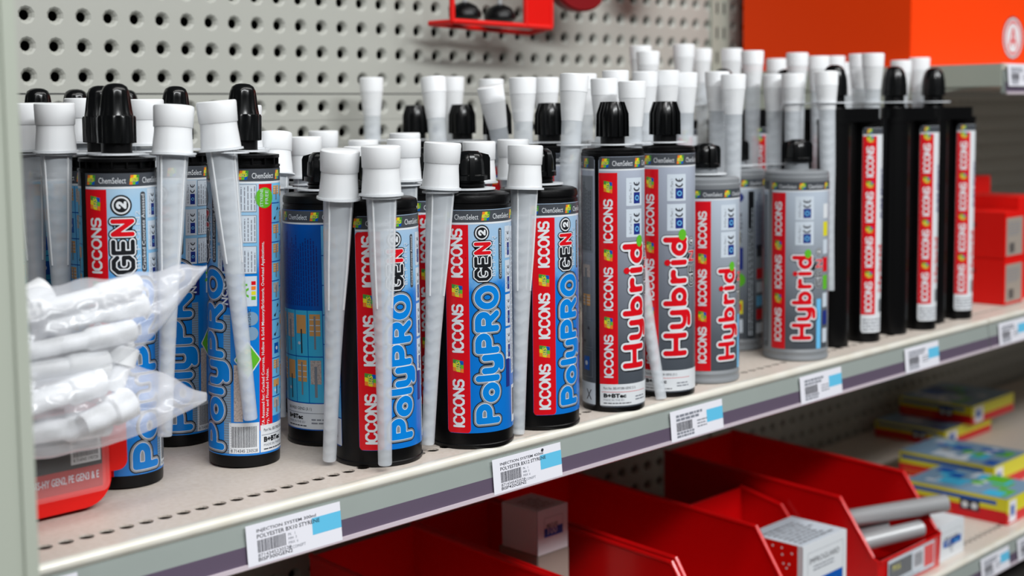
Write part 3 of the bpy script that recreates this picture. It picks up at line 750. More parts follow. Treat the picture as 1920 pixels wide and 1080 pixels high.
#NOZZLES#<
NOZ = [
    ('A', 504.8, 1040.0, 9.3, 0.021, 0.018, 'leftmost clear nozzle, beside the grey post'),
    ('A', 504.0, 992.1, 8.8, 0.009, 0.029, 'clear nozzle second from the post, crossing the leftmost one'),
    ('A', 572.3, 1076.5, 13.5, 0.0, 0.0, 'clear nozzle whose cap peeps out left of the paired black caps'),
    ('A', 589.5, 1004.4, 11.6, 0.0, 0.0, 'clear nozzle just behind the right side of the tall black cap beside the bag'),
    ('A', 560.0, 911.9, 5.6, -0.093, -0.037, 'clear nozzle hanging full length between the two front slim blue cartridges'),
    ('A', 589.0, 898.7, 9.0, 0.07, -0.032, 'slanting clear nozzle across the front of the slim blue cartridge with the green dot'),
    ('A', 680.6, 995.7, 6.1, 0.0, 0.0, 'clear nozzle behind the black cap of the slim blue cartridge with the green dot'),
    ('A', 716.6, 1001.7, -18.6, -0.108, -0.136, 'clear nozzle between the last slim blue cartridge and the blue back label'),
    ('A', 760.9, 1016.2, -23.0, 0.0, 0.0, 'clear nozzle behind the left winged cap of the wide cartridges'),
    ('A', 863.1, 1121.8, -19.9, 0.0, 0.0, 'clear nozzle at the back against the pegboard, above the left winged caps'),
    ('A', 655.8, 831.5, -29.9, 0.015, 0.111, 'clear nozzle hanging before the blue back label down to the shelf'),
    ('A', 673.5, 803.9, -26.7, 0.013, 0.026, 'clear nozzle across the front of the wide cartridge nearest the shelf edge'),
    ('A', 773.8, 951.9, -31.5, 0.0, 0.0, 'clear nozzle peeping out between the two front hanging ones'),
    ('A', 891.3, 1091.8, -29.7, 0.0, 0.0, 'clear nozzle far back, its cap top left of the tall black cap at the pegboard'),
    ('A', 888.9, 1023.7, -22.2, 0.0, 0.0, 'clear nozzle directly below the lone ribbed cap, the farther of two'),
    ('A', 803.5, 926.9, -25.3, 0.0, 0.0, 'clear nozzle directly below the lone ribbed cap, the nearer of two'),
    ('A', 752.5, 819.7, -26.4, -0.041, 0.052, 'clear nozzle hanging at the left front of the centre wide cartridge'),
    ('A', 870.2, 898.7, -29.1, 0.0, 0.0, 'clear nozzle behind the winged cap of the centre wide cartridge'),
    ('A', 928.1, 911.5, -28.6, 0.0, 0.0, 'clear nozzle behind the one between the centre and rightmost wide cartridges'),
    ('A', 846.0, 816.0, -31.0, -0.05, 0.0, 'clear nozzle hanging between the centre and rightmost wide cartridges'),
    ('B', 1005.1, 1214.3, 38.2, 0.0, 0.0, 'slim nozzle standing alone against the pegboard, leftmost of the tall ones'),
    ('B', 973.6, 1074.0, 34.5, -0.032, -0.125, 'slim nozzle left of a close pair between two ribbed caps'),
    ('B', 1070.4, 1148.0, 37.8, 0.0, 0.0, 'slim nozzle right of a close pair between two ribbed caps'),
    ('B', 1056.3, 1070.1, 33.4, 0.0, 0.0, 'slim nozzle upright behind the tilted white cap'),
    ('B', 988.0, 1003.0, 24.0, 0.2, -0.05, 'slim nozzle tilted far over, its cap above a ribbed cap'),
    ('B', 982.3, 950.3, 31.6, 0.0, 0.0, 'slim nozzle just right of the tilted one'),
    ('B', 1051.7, 983.1, 33.0, 0.0, 0.0, 'slim nozzle above the ribbed cap behind the rightmost wide cartridge'),
    ('B', 957.0, 858.0, 32.0, -0.09, 0.0, 'slim nozzle leaning left, before the tall black cartridge on the left of the pair'),
    ('B', 1093.6, 966.9, 36.9, 0.0, 0.0, 'slim nozzle just behind the leaning one'),
    ('B', 1071.1, 904.0, 38.3, 0.0, 0.0, 'slim nozzle behind the ribbed cap of the left tall black cartridge, the higher of two'),
    ('B', 1139.3, 920.7, 38.4, 0.0, 0.0, 'slim nozzle between the ribbed caps of the tall pair, the farther of two'),
    ('B', 1168.5, 914.1, 39.8, 0.0, 0.0, 'slim nozzle straight above the ribbed cap of the right tall cartridge'),
    ('B', 1031.8, 885.5, 29.4, 0.0, 0.0, 'slim nozzle behind the ribbed cap of the left tall black cartridge, the lower of two'),
    ('B', 1024.5, 843.8, 25.8, 0.0, 0.0, 'slim nozzle between the ribbed caps of the tall pair, the nearer of two'),
    ('B', 1196.6, 911.1, 37.7, 0.0, 0.0, 'slim nozzle just right of the ribbed cap of the right tall cartridge'),
    ('B', 1030.0, 866.0, -37.0, 0.002, -0.215, 'loose nozzle leaning between the tall black pair with its tip on the shelf'),
    ('B', 1040.0, 898.0, -31.0, 0.0, -0.06, 'loose nozzle behind the leaning one between the tall black pair'),
    ('B', 1251.2, 907.4, 39.4, 0.0, 0.0, 'slim nozzle behind the first grey cartridge, the left of two'),
    ('B', 1238.6, 876.7, 35.5, 0.0, 0.0, 'slim nozzle behind the first grey cartridge, the right of two'),
    ('B', 1381.1, 918.4, 38.1, 0.0, 0.0, 'slim nozzle behind the lone grey cartridge, left of its cap'),
    ('B', 1370.9, 885.8, 37.7, 0.0, 0.0, 'slim nozzle straight above the winged cap of the lone grey cartridge'),
    ('B', 1377.0, 845.4, 38.6, -0.062, -0.069, 'slim nozzle hanging between the lone grey cartridge and the black twin tubes'),
    ('B', 1311.0, 1066.1, 75.7, 0.0, 0.0, 'slim nozzle high at the back, leftmost of the upper row before the pegboard'),
    ('B', 1261.7, 1014.8, 66.2, 0.0, 0.0, 'slim nozzle high at the back, second of the upper row before the pegboard'),
    ('B', 1372.6, 1046.9, 78.4, 0.0, 0.0, 'slim nozzle tallest of the upper row before the pegboard'),
    ('B', 1436.7, 1067.3, 75.4, 0.0, 0.0, 'slim nozzle of the upper row just right of the tallest one'),
    ('B', 1456.0, 1033.3, 74.6, 0.0, 0.0, 'slim nozzle at the left edge of the orange carton'),
    ('B', 1390.2, 956.0, 67.4, 0.0, 0.0, 'slim nozzle overlapping the lower left corner of the orange carton'),
    ('B', 1538.3, 1019.7, 62.7, 0.0, 0.0, 'slim nozzle before the orange carton, lowest and farthest of its cluster'),
    ('B', 1471.5, 944.9, 66.2, 0.0, 0.0, 'slim nozzle before the orange carton, highest of the middle cluster'),
    ('B', 1507.5, 936.5, 62.6, 0.0, 0.0, 'slim nozzle before the orange carton, above the nozzle beside the twin tubes'),
    ('B', 1587.2, 961.8, 65.1, 0.0, 0.0, 'slim nozzle before the orange carton, just left of the first black twin-tube cap'),
    ('B', 1617.6, 961.4, 57.2, 0.0, 0.0, 'slim nozzle half hidden by the pair between the first two twin-tube caps'),
    ('B', 1544.1, 899.6, 64.7, 0.0, 0.0, 'slim nozzle left of the pair between the first two twin-tube caps'),
    ('B', 1505.3, 858.7, 63.1, 0.0, 0.0, 'slim nozzle right of the pair between the first two twin-tube caps'),
    ('B', 1635.7, 891.7, 58.0, 0.0, 0.0, 'slim nozzle behind the middle twin-tube cap'),
    ('B', 1671.2, 884.7, 61.9, 0.0, 0.0, 'slim nozzle between the last two twin-tube caps')]
#NOZZLES#>
hold = {}
for (t, x, y, z, sx, sy, lab) in NOZ:
    r = empty('mixing_nozzle', x, y, z, 0, lab, 'nozzle', NG[t])
    d = Vector((sx, sy, -1)).normalized(); r.rotation_mode = 'QUATERNION'; r.rotation_quaternion = Vector((0, 0, -1)).rotation_difference(d)
    for nm, me in zip(('nozzle_cap', 'collar', 'nozzle_tube', 'mixing_spiral'), NM[t]): link(nm, me, r)
    # which cartridge neck carries it
    best = None
    for i, c in enumerate(CARTS):
        zc = SH+NECK[c[0]]; q = (z-zc); nx, ny = x+sx*q, y+sy*q; dd = math.hypot(nx-c[1], ny-c[2])
        if q < 30 or q > 150: continue
        if dd > NRAD[c[0]]+14 and dd < 78 and (best is None or dd < best[0]): best = (dd, i, nx-c[1], ny-c[2], q)
    if best:
        rr = 11.6 if t == 'A' else 9.9
        if len(hold.get(best[1], [])) < 3: hold.setdefault(best[1], []).append((best[2], best[3], rr if best[4] < 100 else 9))
for i, nl in hold.items():
    c = CARTS[i]; o = CART_OBJ[i]; me = plate(0, nl, NRAD[c[0]], 1.3)
    p = link('nozzle_holder', me, o); p['label'] = 'clear plastic holder plate'
    p.location = (0, 0, (NECK[c[0]]-1.3)*S); p.rotation_euler = (0, 0, -o.rotation_euler[2])

# ------------------------------------------------------------------ pegboard wall
def pegboard(name, X0, ncol, zs, xa, xb, za, zb, n=10):
    b = MB(); p = 29.75
    vs = []; fs = []
    def V(x, z, dy): vs.append((x, WALL+dy, z)); return len(vs)-1
    for i in range(ncol):
        for z in zs:
            cx = X0+i*p; h = p/2
            sq = []; r1 = []; r2 = []; r3 = []; r4 = []
            for k in range(n):
                a = 2*PI*k/n+PI/n; c, s_ = math.cos(a), math.sin(a); q = h/max(abs(c), abs(s_))
                sq.append(V(cx+c*q, z+s_*q, 0)); r1.append(V(cx+c*9.2, z+s_*9.2, 0)); r2.append(V(cx+c*7.2, z+s_*7.2, 1.5)); r3.append(V(cx+c*5.2, z+s_*5.2, 4.6)); r4.append(V(cx+c*5.2, z+s_*5.2, 6.5))
            for A_, B_ in ((sq, r1), (r1, r2), (r2, r3), (r3, r4)):
                for k in range(n):
                    j = (k+1) % n; fs.append((A_[k], A_[j], B_[j], B_[k]))
            # corners between the octagon and the square cell
            for sxn in (-1, 1):
                for szn in (-1, 1):
                    cand = [q for q in range(n) if (vs[sq[q]][0]-cx)*sxn > 0 and (vs[sq[q]][2]-z)*szn > 0]
                    bx = [q for q in cand if abs(abs(vs[sq[q]][0]-cx)-h) < 1e-3]; bz = [q for q in cand if abs(abs(vs[sq[q]][2]-z)-h) < 1e-3]
                    if bx and bz:
                        pa = min(bx, key=lambda q: -abs(vs[sq[q]][2]-z)); pb = min(bz, key=lambda q: -abs(vs[sq[q]][0]-cx))
                        if pa != pb: fs.append((sq[pa], sq[pb], V(cx+sxn*h, z+szn*h, 0)))
    b.add(vs, fs, 'peg')
    # solid rim of the panel round the field of holes
    x0, x1 = X0-p/2, X0+(ncol-.5)*p; z0, z1 = min(zs)-p/2, max(zs)+p/2
    for (a0, a1, c0, c1) in ((xa, x0, za, zb), (x1, xb, za, zb), (x0, x1, za, z0), (x0, x1, z1, zb)):
        if a1 > a0+.01 and c1 > c0+.01: b.add([(a0, WALL, c0), (a1, WALL, c0), (a1, WALL, c1), (a0, WALL, c1)], [(0, 1, 2, 3)], 'peg')
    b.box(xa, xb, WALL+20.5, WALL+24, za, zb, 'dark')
    b.add([(xa, WALL, zb), (xb, WALL, zb), (xb, WALL+12, zb), (xa, WALL+12, zb)], [(0, 1, 2, 3)], 'peg')
    b.add([(xa, WALL, za), (xb, WALL, za), (xb, WALL+12, za), (xa, WALL+12, za)], [(0, 3, 2, 1)], 'peg')
    o = b.build(name); at(o); tag(o, kind='structure'); return o
up = [36.8+29.75*k for k in range(6)]; lo = [4.4-29.4*k for k in range(9)]
lw = [lo[-1]-40-29.6*k for k in range(9)]; lw2 = [lw[-1]-30-29.6*k for k in range(5)]
wl = []
for (xa, xb, X0, nc) in ((480, 1722, 497.7, 42), (1768, 3420, 1786, 55)):
    pegboard('wall_back', X0, nc, up, xa, xb, 20.9, up[-1]+17, 10 if xa < 1000 else 8)
    pegboard('wall_back', X0, nc, lo, xa, xb, lo[-1]-16, 19.2, 10 if xa < 1000 else 8)
    pegboard('wall_back', X0, nc, lw, xa, xb, lw[-1]-15, lo[-1]-18, 8)
    pegboard('wall_back', X0, nc, lw2, xa, xb, -640, lw[-1]-16.5, 8)
b = MB(); b.box(1723, 1767, WALL-4, WALL+14, -640, 214, 'post')
for k in range(22):
    z = 190-k*38
    for dx in (-9, 9): b.box(1745+dx-2.2, 1745+dx+2.2, WALL-4.3, WALL-3.9, z-9, z+9, 'dark')
tag(at(b.build('trim_1')), kind='structure')
b = MB(); b.box(150, 329, 690, 716, -700, 330, 'post'); b.box(322, 329.6, 688, 718, -700, 330, 'post')
tag(at(b.build('trim_2')), kind='structure')
b = MB(); b.box(600, 3300, 850, WALL, -Z0/S+1, -700, 'base_dark'); tag(at(b.build('trim_3')), kind='structure')
b = MB(); b.box(-3500, 6000, -3500, WALL+20, -Z0/S-10, -Z0/S, 'floor'); tag(at(b.build('floor')), kind='structure')

# ------------------------------------------------------------------ shelves
def shelf(xa, xb, z, holes, label, depth_back=WALL-2, yf=802, hole_y=834.8, hx0=404, pitch=15, cat='shelf', rail=True, tapered=False):
    r = empty('metal_shelf', xa, yf, z, 0, label, 'shelf', 'grey metal shelves')
    b = MB(); x0, x1 = 0, xb-xa; yb = depth_back-yf
    ha, hb = hole_y-yf-7.5, hole_y-yf+7.5
    b.add([(x0, 6, 0), (x1, 6, 0), (x1, ha, 0), (x0, ha, 0)], [(0, 1, 2, 3)], 'shelf')
    b.add([(x0, hb, 0), (x1, hb, 0), (x1, yb, 0), (x0, yb, 0)], [(0, 1, 2, 3)], 'shelf')
    n = 12; i0 = math.ceil((xa+8-hx0)/pitch); i1 = int((xb-8-hx0)/pitch); cells = [hx0+k*pitch-xa for k in range(i0, i1+1)]
    cy = (ha+hb)/2
    if cells:
        for (a0, a1) in ((x0, cells[0]-pitch/2), (cells[-1]+pitch/2, x1)): b.add([(a0, ha, 0), (a1, ha, 0), (a1, hb, 0), (a0, hb, 0)], [(0, 1, 2, 3)], 'shelf')
    for cx in cells:
        vs = []; h = 7.5
        for k in range(n):
            a = 2*PI*k/n+PI/4; c, s_ = math.cos(a), math.sin(a); q = h/max(abs(c), abs(s_)); vs.append((cx+c*q, cy+s_*q, 0))
        for k in range(n):
            a = 2*PI*k/n+PI/4; vs.append((cx+5.5*math.cos(a), cy+5.5*math.sin(a), 0))
        for k in range(n):
            a = 2*PI*k/n+PI/4; vs.append((cx+5.5*math.cos(a), cy+5.5*math.sin(a), -1.4))
        b.add(vs, [(k, (k+1) % n, n+(k+1) % n, n+k) for k in range(n)]+[(n+k, n+(k+1) % n, 2*n+(k+1) % n, 2*n+k) for k in range(n)], 'shelf')
    # underside and back of the tray, and a dark box giving the holes their shade
    b.box(x0+.5, x1-.5, hb+1, yb, -26, -2.6, 'shelf'); b.box(x0+.5, x1-.5, 6, ha-2, -26, -2.6, 'shelf'); b.box(x0+.5, x1-.5, ha-2, hb+1, -26, -9, 'dark')
    b.build('shelf_plate', r)
    b = MB(); pr = [(6, 0.25)]+[(4.2+4.6*math.cos(t)-1.2, -4.2+4.6*math.sin(t)) for t in np.linspace(PI/2, PI*1.12, 9)]+[(1.2, -8.6), (6, -9)]
    b.prism(pr, 0, x0, x1, 'lip', True); b.box(x0, x1, 1.6, 6, -10, -8.8, 'ink'); b.build('front_lip', r)  # thin dark box draws the shadow line below the lip
    if rail:
        g = MB(); g.prism([(0.4, -8.6), (4, -8.6), (4, -39), (-3, -39), (-2, -24)], 0, x0, x1, 'rail'); g.build('price_rail', r)
        g = MB(); g.prism([(-2.35, -24.5), (-1.9, -24.5), (-2.9, -37.4), (-3.35, -37.4)], 0, x0, x1, 'plum'); q = g.build('rail_reflection', r); q['label'] = 'dark plum reflection along the lower half of the rail, put in as a coloured strip'  # reflection in the rail, put in as a plum-coloured strip
        g = MB(); g.prism([(-5.2, -37.4), (-3.2, -37.2), (-3.2, -40.6), (-4.4, -41.2), (-5.4, -40.2)], 0, x0, x1, 'rail_edge', False); g.build('rail_edge', r)
    return r
shelf(300, 1712, SH, True, 'long pale metal shelf carrying the blue, black and grey cartridges')
shelf(1714, 3300, SH, True, 'pale metal shelf past the rail joint, carrying the small red boxes', hx0=1726)
shelf(600, 3300, LOW, True, 'lower metal shelf under the red bins and yellow boxes', hx0=610)
us = shelf(1745, 3300, 53, False, 'upper metal shelf at top right under the orange carton', hx0=1760)
b = MB(); b.box(-1.5, 0, 3, WALL-806, -30, 0, 'post'); b.build('side_panel', us)
b = MB(); b.prism([(8, -30), (60, -33), (110, -40), (WALL-812, -120), (WALL-804, -120), (WALL-804, -30)], 0, 1, 4, 'post'); b.build('shelf_bracket', us)

# ------------------------------------------------------------------ price tags
def price_tag(x0, z, kind, lab, w=85, y=799.4, seed=1, blue=True, name='price_tag'):
    s = Sheet(); h = 29.5
    s.rect(0, w, 0, h, 'tag_paper', 0, 99)
    if kind:
        s.text(kind[0], 9, 22.4, 3.0, 'ink', 2, 53, bold=.01); s.text(kind[1], 9, 18.6, 3.0, 'ink', 2, 56, bold=.01)
        s.text(kind[2], 9, 5.2, 2.4, 'ink', 2, 29); s.text(kind[3], 9, 2.2, 2.6, 'ink', 2, 30, bold=.01)
        s.text('PK   1', 36, 14.6, 1.9, 'ink_soft', 2); s.text('MIN  3', 36, 11.6, 1.9, 'ink_soft', 2); s.text('MAX  6', 36, 8.6, 1.9, 'ink_soft', 2); s.text('ICCONSPT', 36, 4.6, 2.1, 'ink_soft', 2, 15)
    else:
        s.greek(9, 52, 18.6, 26, 3.6, 'ink_soft', 2, seed, False, .7); s.greek(9, 38, 2.6, 8, 3, 'ink_soft', 2, seed+3, False, .7); s.greek(42, 60, 8, 16, 3, 'ink_soft', 2, seed+5)
    s.barcode(9, 34, 8.4, 17.4, 'ink', 2, seed=seed)
    if blue: s.rect(58, w, 10, 22.6, 'tag_blue', 1, 99)
    me = s.flat(name, lambda u, v, l: (u, -l-.2-(29.5-v)*.085, v-29.5))
    b = MB(); o = link(name, me); at(o, x0, y, z-9.4)
    return tag(o, lab, 'price tag', 'price tags in the shelf rails')
price_tag(537, SH, ('INJECTION SYSTEM 300ml', 'POLYESTER BX10 STYRENE', '8714345230528', 'BISP300GEN2'), 'price tag reading INJECTION SYSTEM 300ml in the rail under the slim blue cartridges', seed=3)
TAG2 = price_tag(784, SH, ('INJECTION SYSTEM 420ml', 'POLYESTER BX12 STYRENE', '8714345420529', 'BISP420GEN2'), 'price tag reading INJECTION SYSTEM 420ml with a small black dot at its top', seed=4)
o = MB(); o.lathe([(.01, 0), (1.3, .1), (1.3, .5), (.01, .7)], 'ink', 16); o = o.build('black_dot', TAG2); o.location = (61*S, -.9*S, -2.4*S); o.rotation_euler = (PI/2, 0, 0)
price_tag(1026, SH, None, 'blurred price tag in the rail below the tall black grey-label pair', seed=5)
price_tag(1254, SH, None, 'blurred price tag in the rail between the two grey cartridges', seed=6)
price_tag(1484, SH, None, 'small blurred price tag in the rail below the black twin tubes', seed=7)
price_tag(1738, SH, None, 'blurred price tag in the rail just right of the rail joint', seed=8)
price_tag(323, SH, None, 'blank white price tag corner at the bottom left of the rail', seed=9, blue=False)
price_tag(1700, LOW, None, 'left one of the two price tags on the lower shelf rail', seed=10)
price_tag(1812, LOW, None, 'right one of the two price tags on the lower shelf rail', seed=11)
price_tag(1748, 62, None, 'white price tag on the front of the upper shelf', w=110, seed=12, blue=False)

# ------------------------------------------------------------------ orange carton on the upper shelf, red boxes, hanging packs
def carton(name, x0, x1, y0, y1, z0, z1, m, lab, cat, group=None, deco=None):
    r = empty(name, x0, y0, z0, 0, lab, cat, group); b = MB(); w, d_, h = x1-x0, y1-y0, z1-z0
    b.box(0, w, 0, d_, 0, h-.6, m); me = b.mesh('carton')
    bm = bmesh.new(); bm.from_mesh(me); bmesh.ops.bevel(bm, geom=bm.edges[:], offset=.9*S, segments=2, affect='EDGES'); bm.to_mesh(me); bm.free()
    link('carton', me, r)
    l = MB(); l.box(.8, w-.8, .8, d_/2-.4, h-.8, h, m); l.box(.8, w-.8, d_/2+.4, d_-.8, h-.8, h, m); l.build('lid_flaps', r)
    if deco:
        for nm, side, fn in deco:
            s = Sheet(); fn(s, w, d_, h)
            if side == 'front': me = s.flat(nm, lambda u, v, q: (u, -q, v))
            elif side == 'left': me = s.flat(nm, lambda u, v, q: (-q, d_-u, v))
            else: me = s.flat(nm, lambda u, v, q: (u, v, h+q))
            link(nm, me, r)
    return r
def logo(s, w, d_, h):
    s.disc(325, 49, 36, 'ink', 1, .92); s.disc(325, 49, 33.5, 'white_print', 2, .92); s.disc(325, 49, 29.5, 'red', 3, .92)
    s.disc(325, 49, 25, 'white_print', 4, .92); s.strokes([(314, 36, 325, 64), (325, 64, 336, 36), (318, 44, 332, 44)], [(2.4, 'red', 5)], 1)
carton('shipping_carton', 1757, 2300, 944, 1226, 53.3, 330, 'boxorange', 'large plain orange carton on the upper shelf at top right', 'carton', None, [('emblem', 'front', logo)])
def rb_front(s, w, d_, h):
    s.rect(4, w-6, 4, h-8, 'card', 1, 99); s.greek(10, w-12, h*.5, h-14, 4, 'ink_soft', 2, 5); s.barcode(14, w*.5, 8, 22, 'ink', 2)
def rb_left(s, w, d_, h):
    s.greek(6, d_*.62, h-22, h-10, 8, 'dred', 1, 5, False, .8)
RB = 'small red boxes on the main shelf'
carton('small_box', 1838, 1900, 838, 930, SH+.2, SH+66, 'boxred', 'lower of the two stacked red boxes with white end labels', 'box', RB, [('end_label', 'front', rb_front), ('side_print', 'left', rb_left)])
carton('small_box', 1838, 1900, 838, 930, SH+66.2, SH+132, 'boxred', 'upper of the two stacked red boxes with white end labels', 'box', RB, [('end_label', 'front', rb_front), ('side_print', 'left', rb_left)])
carton('small_box', 1906, 1975, 850, 940, SH+.2, SH+150, 'boxred', 'taller red box cut by the right edge of the picture', 'box', RB)
carton('small_box', 1850, 2060, 965, 1080, SH+.2, SH+172, 'boxred', 'wide dark red box behind the stacked red pair', 'box', RB)

def hang_pack(x, z, y=1190):
    r = empty('hanging_pack', x, y, z, 0, 'red wire-framed hanging pack holding two black-based parts', 'pack')
    b = MB()
    for p in ([(0, 0, 0), (0, 0, 90)], [(0, 0, 1), (172, 0, -1)], [(172, 0, 0), (172, 0, 90)], [(126, 0, 0), (126, 0, 90)], [(0, 0, 90), (172, 0, 90)], [(0, 40, 0), (172, 40, -6)], [(0, 0, 0), (0, 40, 0)], [(172, 0, -1), (172, 40, -6)]): b.tube(p, 3.4, 'boxred', 8)
    b.build('frame', r)
    b = MB(); b.box(126, 172, -1, 3, 2, 90, 'boxred'); b.build('side_board', r)
    b = MB(); b.tube([(86, 20, 60), (86, 62, 64), (86, 78, 64)], 2.4, 'zinc', 8); b.build('hook', r)
    for xx in (40, 100):
        b = MB(); b.lathe([(.1, 4), (14, 4), (20, 8), (20, 14), (14, 22), (6, 26), (.1, 27)], 'black', 32, cx=xx, cy=20); f = b.build('black_foot', r)
        b = MB(); b.lathe([(3, 26), (3, 90)], 'zinc', 20, cx=xx, cy=20); b.build('pin', f)
hang_pack(1111, 104)
def round_pack(x, y, z, lab, w):
    r = empty('hanging_tool_pack', x, y, z, 0, lab, 'pack'); b = MB()
    out = [(w*.5*math.cos(t), 26*math.sin(t) if math.sin(t) < 0 else 60*math.sin(t)) for t in np.linspace(0, 2*PI, 33)[:-1]]
    b.prism(out, 1, -9, 9, 'dred'); me = b.mesh('shell'); bm = bmesh.new(); bm.from_mesh(me); bmesh.ops.bevel(bm, geom=[e for e in bm.edges if e.calc_length() > .0001 and len(e.link_faces) == 2 and e.calc_face_angle(0) > 1], offset=2.5*S, segments=2, affect='EDGES'); bm.to_mesh(me); bm.free(); link('shell', fixn(me), r)
    b = MB(); b.box(-w*.25, w*.25, -12, -8, 4, 40, 'black'); b.build('black_window', r)
    b = MB(); b.tube([(0, 8, 40), (0, WALL-y-2, 44)], 2.2, 'zinc', 8); b.build('hook', r)
round_pack(1345, 1200, 152, 'dark red rounded hanging pack with a black window right of the wire-framed one', 92)
round_pack(1510, 1215, 183, 'small dark red hanging pack, only its lower edge in view', 80)

# ------------------------------------------------------------------ lower shelf: red bins, boxes, rods, yellow packs
def bin_(x0, x1, yb, h, lab, yf=812, yc=868, ht=12):
    r = empty('storage_bin', x0, yf, LOW, 0, lab, 'bin', 'red open-front bins on the lower shelf'); w = x1-x0; t = 2.6; d_ = yb-yf; fc = yc-yf; fl = 46
    side = [(4, 0), (d_, 0), (d_, h+ht), (fc, h), (12, fl+4), (2, fl)]
    for a, nm in ((0, 'side_wall'), (w-t, 'side_wall')):
        b = MB(); b.prism(side, 0, a, a+t, 'binred'); 
        rim = [(a-1.2 if a == 0 else a+t-1.4, q[0], q[1]) for q in ((d_, h+ht), (fc, h), (10, fl+2))]
        b.tube([(a+t/2, q[0], q[1]) for q in ((d_, h+ht), (fc, h), (10, fl+3))], 3.0, 'binred', 8, False); b.build(nm, r)
    b = MB(); b.box(t, w-t, d_-t, d_, 0, h+ht, 'binred'); b.build('back_wall', r)
    b = MB(); b.box(t, w-t, 6, d_-t, .2, 2.6, 'binred'); b.build('base', r)
    b = MB(); b.prism([(4, 0), (7, 0), (5, fl), (2, fl)], 0, t, w-t, 'binred'); b.box(t, w-t, 0, 5, fl-3, fl, 'binred'); b.build('front_lip', r)
    return r
bin_(848, 994, 1143, 117, 'red bin at the bottom centre, the leftmost of the row')
b2 = bin_(998, 1120, 1150, 117, 'red bin holding the white box, second from the left')
bin_(1124, 1276, 1160, 120, 'empty red bin with a tall sloping side, third from the left')
bin_(1300, 1448, 1010, 92, 'low red bin behind the white-ended box, fourth from the left', yf=901, yc=948)
b5 = bin_(1455, 1616, 1143, 115, 'rightmost red bin holding the threaded rods')
s = Sheet(); s.rect(0, 118, 0, 34, 'pale_print', 0, 99); s.rect(2, 60, 8, 30, 'header', 1, 99); s.rect(64, 90, 8, 30, 'tag_paper', 1, 99); s.barcode(66, 88, 10, 28, 'ink', 2); s.rect(92, 116, 4, 31, 'boxred', 1, 99); s.text('M16', 12, 18, 8, 'yellow', 2); s.greek(6, 84, 1, 6, 3, 'ink_soft', 2)
link('label_card', s.flat('label_card', lambda u, v, q: (22+u, .8-q, 7+v)), b5)
b = MB(); b.box(20, 143, -2.6, -1.6, 5, 44, 'clear'); b.build('label_holder', b5)
def wb_front(s, w, d_, h):
    s.rect(0, w, 0, h, 'white_print', 1, 99); plain(s, 10, w-8, 22, h-10); s.text('IMPROGUARD', 14, h-24, 7, 'ink', 3, w-30); s.greek(22, w-26, h-33, h-27, 4, 'ink_soft', 3)
    s.rect(10, w-8, h*.36, h*.56, 'dblue', 3, 99); s.text('100', 16, h*.41, 8, 'white_print', 4); s.greek(40, w-14, h*.42, h*.5, 4, 'sky', 4); s.greek(30, w-30, 8, 14, 4, 'ink_soft', 3)
def wb_left(s, w, d_, h):
    s.rect(0, d_-7, 0, h, 'boxred', 1, 99); r = random.Random(2)
    for k in range(22): s.disc(r.uniform(6, d_-12), r.uniform(6, h-6), 1.4, 'white_print', 2)
    s.rect(d_-7, d_, 0, h, 'white_print', 1)
def wb_top(s, w, d_, h):
    s.rect(2, w-2, 2, d_-2, 'pale_print', 1, 99); s.greek(8, w-10, 8, d_-8, 7, 'silver_print', 3, 4, False, .6)
WBG = 'white-ended boxes on the lower shelf'
carton('screw_box', 1300, 1394, 822, 898, LOW+.3, LOW+100, 'white_print', 'white and red box with a blue-banded end standing before the low bin', 'box', WBG, [('end_print', 'front', wb_front), ('side_print', 'left', wb_left), ('top_print', 'top', wb_top)])
carton('screw_box', 1624, 1692, 820, 892, LOW+.3, LOW+48, 'white_print', 'white box with a blue band just right of the rod bin', 'box', WBG, [('end_print', 'front', wb_front)])
carton('screw_box', 1034, 1084, 985, 1045, LOW+3.2, LOW+118, 'card', 'plain box under the blue-banded one in the shaded red bin', 'box', WBG)
q = carton('screw_box', 1034, 1082, 985, 1040, LOW+118.3, LOW+168, 'white_print', 'white box with a blue band, on a plain box in the shaded red bin', 'box', WBG, [('end_print', 'front', wb_front), ('top_print', 'top', wb_top)])
def rod(x, y, z, L, rad, rz, ry, lab):
    o = bpy.data.objects.new('threaded_rod', None); b = MB(); n = int(L/2.2); pr = [(.01, 0), (rad-1.2, 0)]
    for k in range(n): pr += [(rad-.7, 1+k*2.2), (rad, 2.1+k*2.2)]
    pr += [(rad-1.6, L-1), (.01, L)]
    b.lathe(pr, 'zinc', 24, False); me = b.mesh('threaded_rod'); o = link('threaded_rod', me); at(o, x, y, z)
    o.rotation_euler = (Matrix.Rotation(rz, 3, 'Z') @ Matrix.Rotation(ry, 3, 'Y')).to_euler()
    tag(o, lab, 'threaded rod', 'threaded rods in the rightmost red bin')
rod(1500, 893, -528, 150, 11.5, math.radians(-32), math.radians(86), 'topmost zinc threaded rod reaching over the front right of the bin')
rod(1482, 868, -552, 118, 11, math.radians(-18), math.radians(88), 'zinc threaded rod lying under the topmost one')
rod(1470, 950, -556, 130, 11, math.radians(-42), math.radians(86), 'zinc threaded rod lying at the back left of the bin')
def y_side(s, w, d_, h):
    s.rect(0, d_, h*.5, h, 'yellow', 1, 99); s.rect(0, d_, 0, h*.5, 'red', 1, 99); s.rect(4, d_*.9, h*.7, h*.86, 'dblue', 2, 99); s.greek(8, d_*.5, h*.12, h*.34, 5, 'orange', 2, 4); s.rect(d_*.55, d_*.74, h*.3, h*.72, 'ink', 3, 99); s.disc(d_*.6, h*.5, h*.13, 'white_print', 4); s.disc(d_*.69, h*.5, h*.13, 'white_print', 4)
